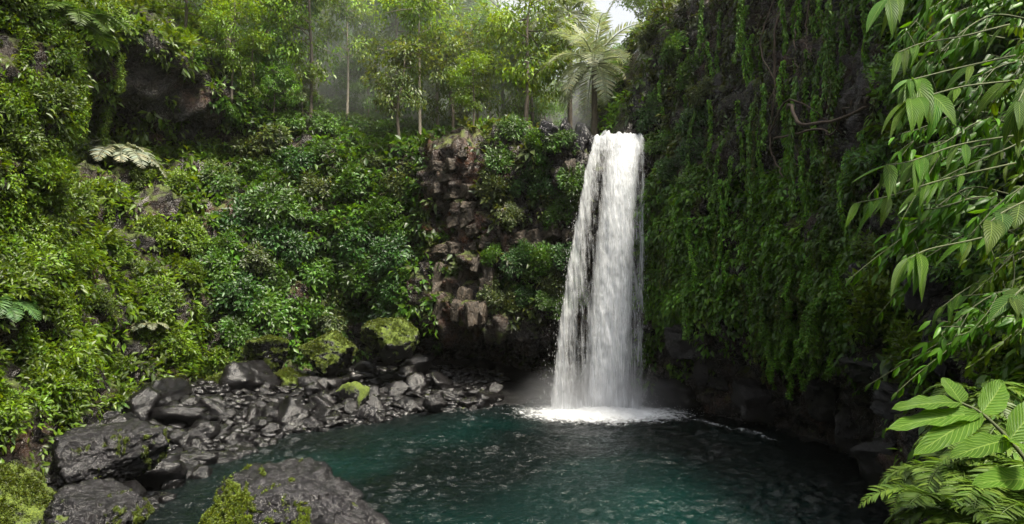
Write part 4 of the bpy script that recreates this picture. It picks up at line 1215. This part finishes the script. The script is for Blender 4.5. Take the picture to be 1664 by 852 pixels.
for q in range(34):
    px = 360 + (q * 83.7) % 720; Y = 45 + (q % 6) * 4.2 + r_.uniform(-1, 1)
    if 905 < px < 1040: continue
    vi = r_.randrange(6)
    tree_at(vi, px, Y, r_.uniform(.85, 1.25), ['mid green', 'yellow green', 'grey green', 'tall green', 'pale trunked', 'dark'][vi] + ' forest tree ' + ('above the left slope' if px < 560 else 'above the bare brown rock' if px < 800 else 'behind the palms') + (' in the near rows' if Y < 54 else ' in the hazy far rows'), 'forest trees behind the rim')
for q, (px, py) in enumerate(scatter_px(34, lambda x, y: True, 370, 925, 120, 205, 20, 21)):
    l, n = hit(px, py)
    if l is None or l.y > 60: continue
    tree_at(q % 4, px, l.y, r_.uniform(.34, .55), ['bushy green sapling', 'yellow green sapling', 'grey green sapling', 'dense dark sapling'][q % 4] + ' in the understory ' + ('above the left slope' if px < 500 else 'left of the bare brown rock' if px < 660 else 'above the bare brown rock' if px < 790 else 'beside the palms') + (', set back' if py < 160 else ', at the very rim'), 'saplings along the cliff rim', z=l.z)
# overhanging trees on the left bank and right cliff
def tree_hit(i, px, py, scale, label):
    l = None
    while l is None:
        l, n = hit(px, py); py += 8
    if i in tu: o = copy_tree(TP[i])
    else: o = TP[i]; tu.add(i)
    place(o, l, n, scale, .35); tag(o, label, 'tree')
TP.append(make_tree(410, 4.2, 2.0, 2.6, C_YG * 1.15, .17, asp=.4, ncl=120, k=34, trunk_r=.08, crown_lo=.3))
TP.append(make_tree(411, 4.6, 2.1, 2.6, C_YG, .18, asp=.36, ncl=120, k=34, trunk_r=.08, crown_lo=.3))
tree_hit(7, 300, 60, 1.25, 'bright yellow green tree leaning over the dark alcove on the left')
tree_hit(8, 60, 10, 1.2, 'bright leafy tree leaning out at the top left corner')
tree_hit(7, 365, -30, 1.1, 'small bright tree at the top above the alcove, by the bare trunk')
tree_hit(8, 150, -20, .9, 'leafy tree at the top edge between the corner and the alcove')
tree_hit(7, 1085, 20, 1.0, 'bright green tree at the top of the right cliff above the waterfall')
tree_hit(8, 1110, -40, 1.1, 'leafy tree on the right cliff top, higher than its bright neighbour')
l, n = hit(366, 110)
root('bare_tree', [tuple(l + Vector((0, 0, -.8)) - n * .3), tuple(at(371, 60, l.y - .6)), tuple(at(378, 0, l.y - 1.0)), tuple(at(388, -90, l.y - 1.2))], .17, .14, 'straight pale bare trunk at the top left beside the bright leaning tree', 'tree', wob=.01, seg=10, mat=M_BARK_PALE)

# ============================================================ near right: long leaved branches and the broad leaved plant
def big_leaf(name, base, d, up, L, Wd, col, parent, bend=.35, fold=.16, shape='lance', wave_=0.0, seed=0):
    n, mcols = 14, 5
    rng = np.random.default_rng(seed)
    d = norm(np.asarray(d, float)); up = np.asarray(up, float); up = norm(up - d * (up @ d)); s = np.cross(d, up)
    V = []; UV = []
    for i in range(n):
        t = i / (n - 1)
        wv = Wd * .5 * ((math.sin(math.pi * t ** .75) ** .9) if shape == 'lance' else (math.sin(math.pi * t ** .85) ** .62)) * (1 - .15 * t)
        if t > .97: wv = 0
        c = np.asarray(base) + d * L * t - up * bend * L * t * t
        nu = norm(up + d * 2 * bend * t)
        for j in range(mcols):
            q = (j / (mcols - 1) - .5) * 2
            V.append(c + s * wv * q + nu * (abs(q) * fold * wv * 2 + wave_ * L * .04 * math.sin(t * 19 + q * 2 + seed) * abs(q)))
            UV.append((q, t))
    i = np.arange(n * mcols).reshape(n, mcols)
    Q = np.stack([i[:-1, :-1], i[:-1, 1:], i[1:, 1:], i[1:, :-1]], -1).reshape(-1, 4)
    me = mesh_np(name, np.array(V), Q, col=np.broadcast_to(np.asarray(col) * rng.uniform(.8, 1.2), (n * mcols, 3)), uv=np.array(UV))
    return obj(name, me, M_LEAF_BIG, parent)
def spray(pix, Y0, Y1, leafs, label, col, L, asp, seed, name='leafy_branch', group='long leaved branches at the right', r0=.008, shape='lance', droop=.6):
    """a branch through photo pixels pix (root first), its leaves named by (t along branch, angle) """
    rng = np.random.default_rng(seed)
    pts = [at(px, py, Y0 + (Y1 - Y0) * q / (len(pix) - 1)) for q, (px, py) in enumerate(pix)]
    o = empty(name, pts[0]); base = np.array(pts[0])
    p = spline([np.array(v) - base for v in pts], 24)
    mb = MB(); tube(mb, p, np.linspace(r0, r0 * .4, 24), 6); obj('stem', mb.mesh('stem'), M_STEM, o)
    T = norm(np.gradient(p, axis=0))
    for q, (t, sd_, ll) in enumerate(leafs):
        i = min(23, int(t * 23)); z = np.array([0, 0, 1.0])
        side = norm(np.cross(T[i], z))
        d = T[i] * 1.0 + side * sd_ * .38 - z * droop * rng.uniform(.5, 1.3) + rng.normal(0, .2, 3)
        up = z * .9 + np.array([-.25, -.55, 0]) + side * sd_ * .3 + rng.normal(0, .15, 3)
        big_leaf('leaf', p[i], d, up, L * ll * rng.uniform(.75, 1.0), L * ll * asp * rng.uniform(.6, .95), np.asarray(col) * np.array([rng.uniform(.8, 1.5), rng.uniform(.85, 1.15), 1]), o, bend=rng.uniform(.1, .5), seed=seed * 50 + q, shape=shape)
    tag(o, label, 'branch', group)
LC = np.array([.046, .135, .004])
ll = lambda n, rg: [(t, (-1) ** k * 1.0, rg.uniform(.5, 1.2)) for k, t in enumerate(sorted([rg.random() ** .8 for _ in range(int(n * 1.6))] + [.97, 1.0]))]
rg = random.Random(3)
spray([(1640, -70), (1540, -50), (1470, -25), (1440, -2)], 5.2, 4.3, ll(7, rg), 'leafy branch at the top right with two long bright leaves against the dark wall', LC, .40, .27, 1)
spray([(1640, 40), (1560, 60), (1500, 70), (1460, 85)], 5.4, 4.6, ll(8, rg), 'narrow leaved branch below the topmost right branch', LC * .8, .32, .18, 2)
spray([(1650, 90), (1560, 110), (1500, 125), (1478, 130)], 5.2, 4.2, ll(8, rg), 'long leaved branch with broad bright leaves at its tip, third from the top', LC, .36, .27, 3)
spray([(1660, 130), (1570, 140), (1510, 155), (1478, 160)], 5.0, 4.1, ll(8, rg), 'long leaved branch whose widest leaf hangs straight down', LC * 1.05, .37, .3, 4)
spray([(1650, 220), (1560, 235), (1480, 262), (1440, 268)], 5.2, 4.3, ll(9, rg), 'long leaved branch in the middle of the right edge growth', LC * .95, .33, .26, 5)
spray([(1650, 265), (1540, 290), (1440, 320), (1392, 330)], 5.2, 4.3, ll(10, rg), 'long leaved branch reaching farthest left over the wall', LC, .32, .25, 6)
spray([(1660, 370), (1580, 390), (1510, 405), (1478, 420)], 5.0, 4.3, ll(8, rg), 'lowest long leaved branch, above the wet rocks', LC * .9, .31, .25, 7)
spray([(1720, 90), (1690, 110), (1668, 140), (1655, 165)], 3.6, 3.2, ll(5, rg), 'dark leaved branch cut by the right edge, high up', C_DEEP * 1.6, .24, .34, 8)
spray([(1720, 300), (1680, 320), (1630, 345), (1610, 360)], 4.0, 3.7, ll(5, rg), 'branch with round glossy leaves shining grey near the right edge', C_DEEP * 1.6, .24, .5, 9)
spray([(1730, 430), (1690, 450), (1660, 470), (1645, 485)], 3.4, 3.2, ll(5, rg), 'dark broad leaved branch cut by the right edge, low down', C_DEEP * 1.6, .24, .5, 10)
spray([(1700, 210), (1640, 240), (1570, 270), (1530, 290)], 5.6, 5.0, ll(9, rg), 'leafy twig inside the right growth behind the long leaved branches', LC * .7, .24, .3, 11)
spray([(1700, 400), (1640, 430), (1570, 470), (1530, 500)], 5.6, 5.0, ll(9, rg), 'leafy twig low inside the right growth above the broad leaved plant', LC * .7, .24, .3, 12)
# a thick overhanging mass of leafy boughs fills the right edge
def bough_proto(seed, length, nleaf, leafL, asp, col):
    rng = np.random.default_rng(seed)
    p = spline([(0, 0, 0), (-.38 * length, -.08, .03 * length), (-.72 * length, -.16, -.14 * length), (-length, -.22, -.42 * length)], 20)
    st = MB(); tube(st, p, np.linspace(.014, .004, 20), 5)
    fo = MB(); P = []; D = []
    T = norm(np.gradient(p, axis=0))
    for q in range(9):
        i = rng.integers(3, 18); e = p[i] + T[i] * rng.uniform(.2, .45) + rng.normal(0, .16, 3) - np.array([0, 0, .12])
        tw = spline([p[i], (p[i] + e) / 2 + rng.normal(0, .03, 3), e], 8); tube(st, tw, np.linspace(.006, .003, 8), 4)
        for _ in range(nleaf // 12):
            j = rng.integers(1, 8); P.append(tw[j]); D.append(T[i] * .8 + rng.normal(0, .35, 3) - np.array([0, 0, .55]))
    for _ in range(nleaf // 4):
        j = rng.integers(2, 20); P.append(p[j]); D.append(T[j] * .8 + rng.normal(0, .35, 3) - np.array([0, 0, .5]))
    P = np.array(P); D = np.array(D); n = len(P)
    N_ = np.array([-.2, -.45, .85]) + rng.normal(0, .35, (n, 3)); L = leafL * rng.uniform(.55, 1.3, n)
    leaves(fo, P, D, N_, L, L * asp, palette(n, col, .3, .07, rng), fine=True, droop=rng.uniform(.05, .45, (n, 1)))
    r = empty('leafy_bough'); obj('leaves', fo.mesh('leaves'), M_BOUGH, r); obj('stem', st.mesh('stem'), M_STEM, r)
    return r
M_BOUGH = leaf_mat('bough_leaf', trans=.5, rough=.4, spec=.3)
BP = [bough_proto(500 + k, [1.3, 1.0, 1.5, 1.1][k], [150, 120, 170, 140][k], [.16, .12, .18, .13][k], [.26, .34, .24, .4][k], [np.array([.06, .165, .006]), np.array([.085, .16, .006]), np.array([.05, .14, .008]), np.array([.04, .11, .010])][k]) for k in range(4)]
bu = set()
for px, py in scatter_px(46, lambda x, y: x > 1600 + max(0, y - 380) * .5, 1590, 1840, -70, 540, 38, 23):
    i = random.randrange(4)
    if i in bu: o = copy_tree(BP[i])
    else: o = BP[i]; bu.add(i)
    Y_ = U(4.8, 7.2); o.location = at(px + 20, py, Y_); o.rotation_euler = (U(-.25, .25), U(-.3, .35), U(-.35, .35)); k_ = U(.62, .92) * Y_ / 6; o.scale = (k_, k_, k_)
    tag(o, ['bright long leaved', 'yellowish small leaved', 'large long leaved', 'dark small leaved'][i] + ' bough' + (' at the right edge' if px > 1760 else ' in the overhang' if px > 1670 else ' at the overhang\'s outer rim') + (', at the top' if py < 150 else ', upper half' if py < 300 else ', lower half' if py < 450 else ', above the broad leaved plant'), 'branch', 'leafy boughs overhanging at the right')
# broad leaved plant, bottom right
def leaf_to(parent, base, tip_px, Y, Wd, col, seed, facing=(0, -.6, .8), bend=.12):
    tip = np.array(at(tip_px[0], tip_px[1], Y)); b = np.array(base)
    d = tip - b; L = float(np.linalg.norm(d))
    pl = np.array(parent.location)
    big_leaf('leaf', b - pl, d + np.array([0, 0, bend * L * .8]), facing, L * 1.05, Wd, col, parent, bend=bend, fold=.10, shape='ovate', wave_=.5, seed=seed)
bp = empty('broad_leaved_plant', at(1760, 900, 3.0))
pl0 = np.array(bp.location)
stem = [np.array(at(*q)) for q in [(1760, 900, 3.0), (1690, 780, 3.05), (1640, 715, 3.1), (1595, 672, 3.15), (1562, 655, 3.15)]]
mb = MB(); tube(mb, spline(stem, 20) - pl0, np.linspace(.012, .005, 20), 7); obj('stem', mb.mesh('stem'), M_STEM, bp)
BC = np.array([.070, .155, .016])
tipb = stem[-1]
for q, (b, tip, Y, wd, fc) in enumerate([
    (tipb, (1535, 614), 3.25, .125, (.2, -.8, .5)), (tipb, (1462, 664), 3.0, .10, (-.2, -.5, .85)), (stem[3], (1458, 698), 2.95, .11, (0, -.5, .85)), (stem[3], (1505, 740), 2.9, .12, (0, -.7, .7)),
    (stem[3], (1640, 625), 3.3, .13, (.3, -.7, .6)), (stem[2], (1560, 745), 2.85, .12, (0, -.6, .8)), (stem[2], (1700, 655), 3.2, .14, (.2, -.7, .6)), (stem[1], (1600, 790), 2.8, .13, (0, -.6, .8)), (stem[1], (1760, 720), 3.0, .14, (0, -.6, .8)), (stem[2], (1680, 740), 2.8, .12, (.1, -.6, .8))]):
    leaf_to(bp, b, tip, Y, wd, BC, 70 + q, fc)
tag(bp, 'plant with broad pale green veined leaves in the bottom right corner', 'plant')
# ferny leaves below it
for q, (px, py, Y, sz) in enumerate([(1560, 770, 3.9, .5), (1610, 800, 3.6, .5), (1660, 770, 3.7, .5), (1540, 830, 3.5, .48), (1620, 860, 3.3, .48), (1690, 840, 3.4, .5), (1580, 720, 4.4, .5), (1650, 690, 4.6, .55), (1590, 640, 5.0, .5), (1500, 760, 4.4, .42)]):
    fern(px, py, sz, ['ferny clump', 'ferny leaves', 'low fern', 'fern tuft', 'drooping fern', 'leafy fern', 'bushy fern', 'soft fern', 'upright fern', 'small fern'][q] + ' of yellow green fronds under the broad leaved plant', 600 + q, 10, face=-2.0, Y=Y, col=(.085, .15, .016), off=0, elev=(.8, -.2), group='ferns under the broad leaved plant')

# ============================================================ haze
def haze():
    bm = bmesh.new(); bmesh.ops.create_cube(bm, size=1)
    me = bpy.data.meshes.new('haze'); bm.to_mesh(me); bm.free()
    m, t, out = new_mat('haze')
    v = nd(t, 'ShaderNodeVolumePrincipled'); v.inputs['Color'].default_value = (1, .98, .95, 1)
    v.inputs['Density'].default_value = HAZE_DENSITY; v.inputs['Anisotropy'].default_value = HAZE_G
    t.links.new(v.outputs[0], out.inputs['Volume'])
    o = obj('haze', me, m)
    lo, hi = np.array([-100, -100, -8]), np.array([100, 120, 62])
    o.location = (lo + hi) / 2; o.scale = hi - lo
    tag(o, 'pale sunlit haze filling the gorge', 'haze', kind='stuff')
haze()
for k, ps_ in protos.items():
    for i, p in enumerate(ps_):
        if (k, i) not in used:
            for ch in list(p.children): bpy.data.objects.remove(ch)
            bpy.data.objects.remove(p)
for i, p in enumerate(vines):
    if i not in vu:
        for ch in list(p.children): bpy.data.objects.remove(ch)
        bpy.data.objects.remove(p)
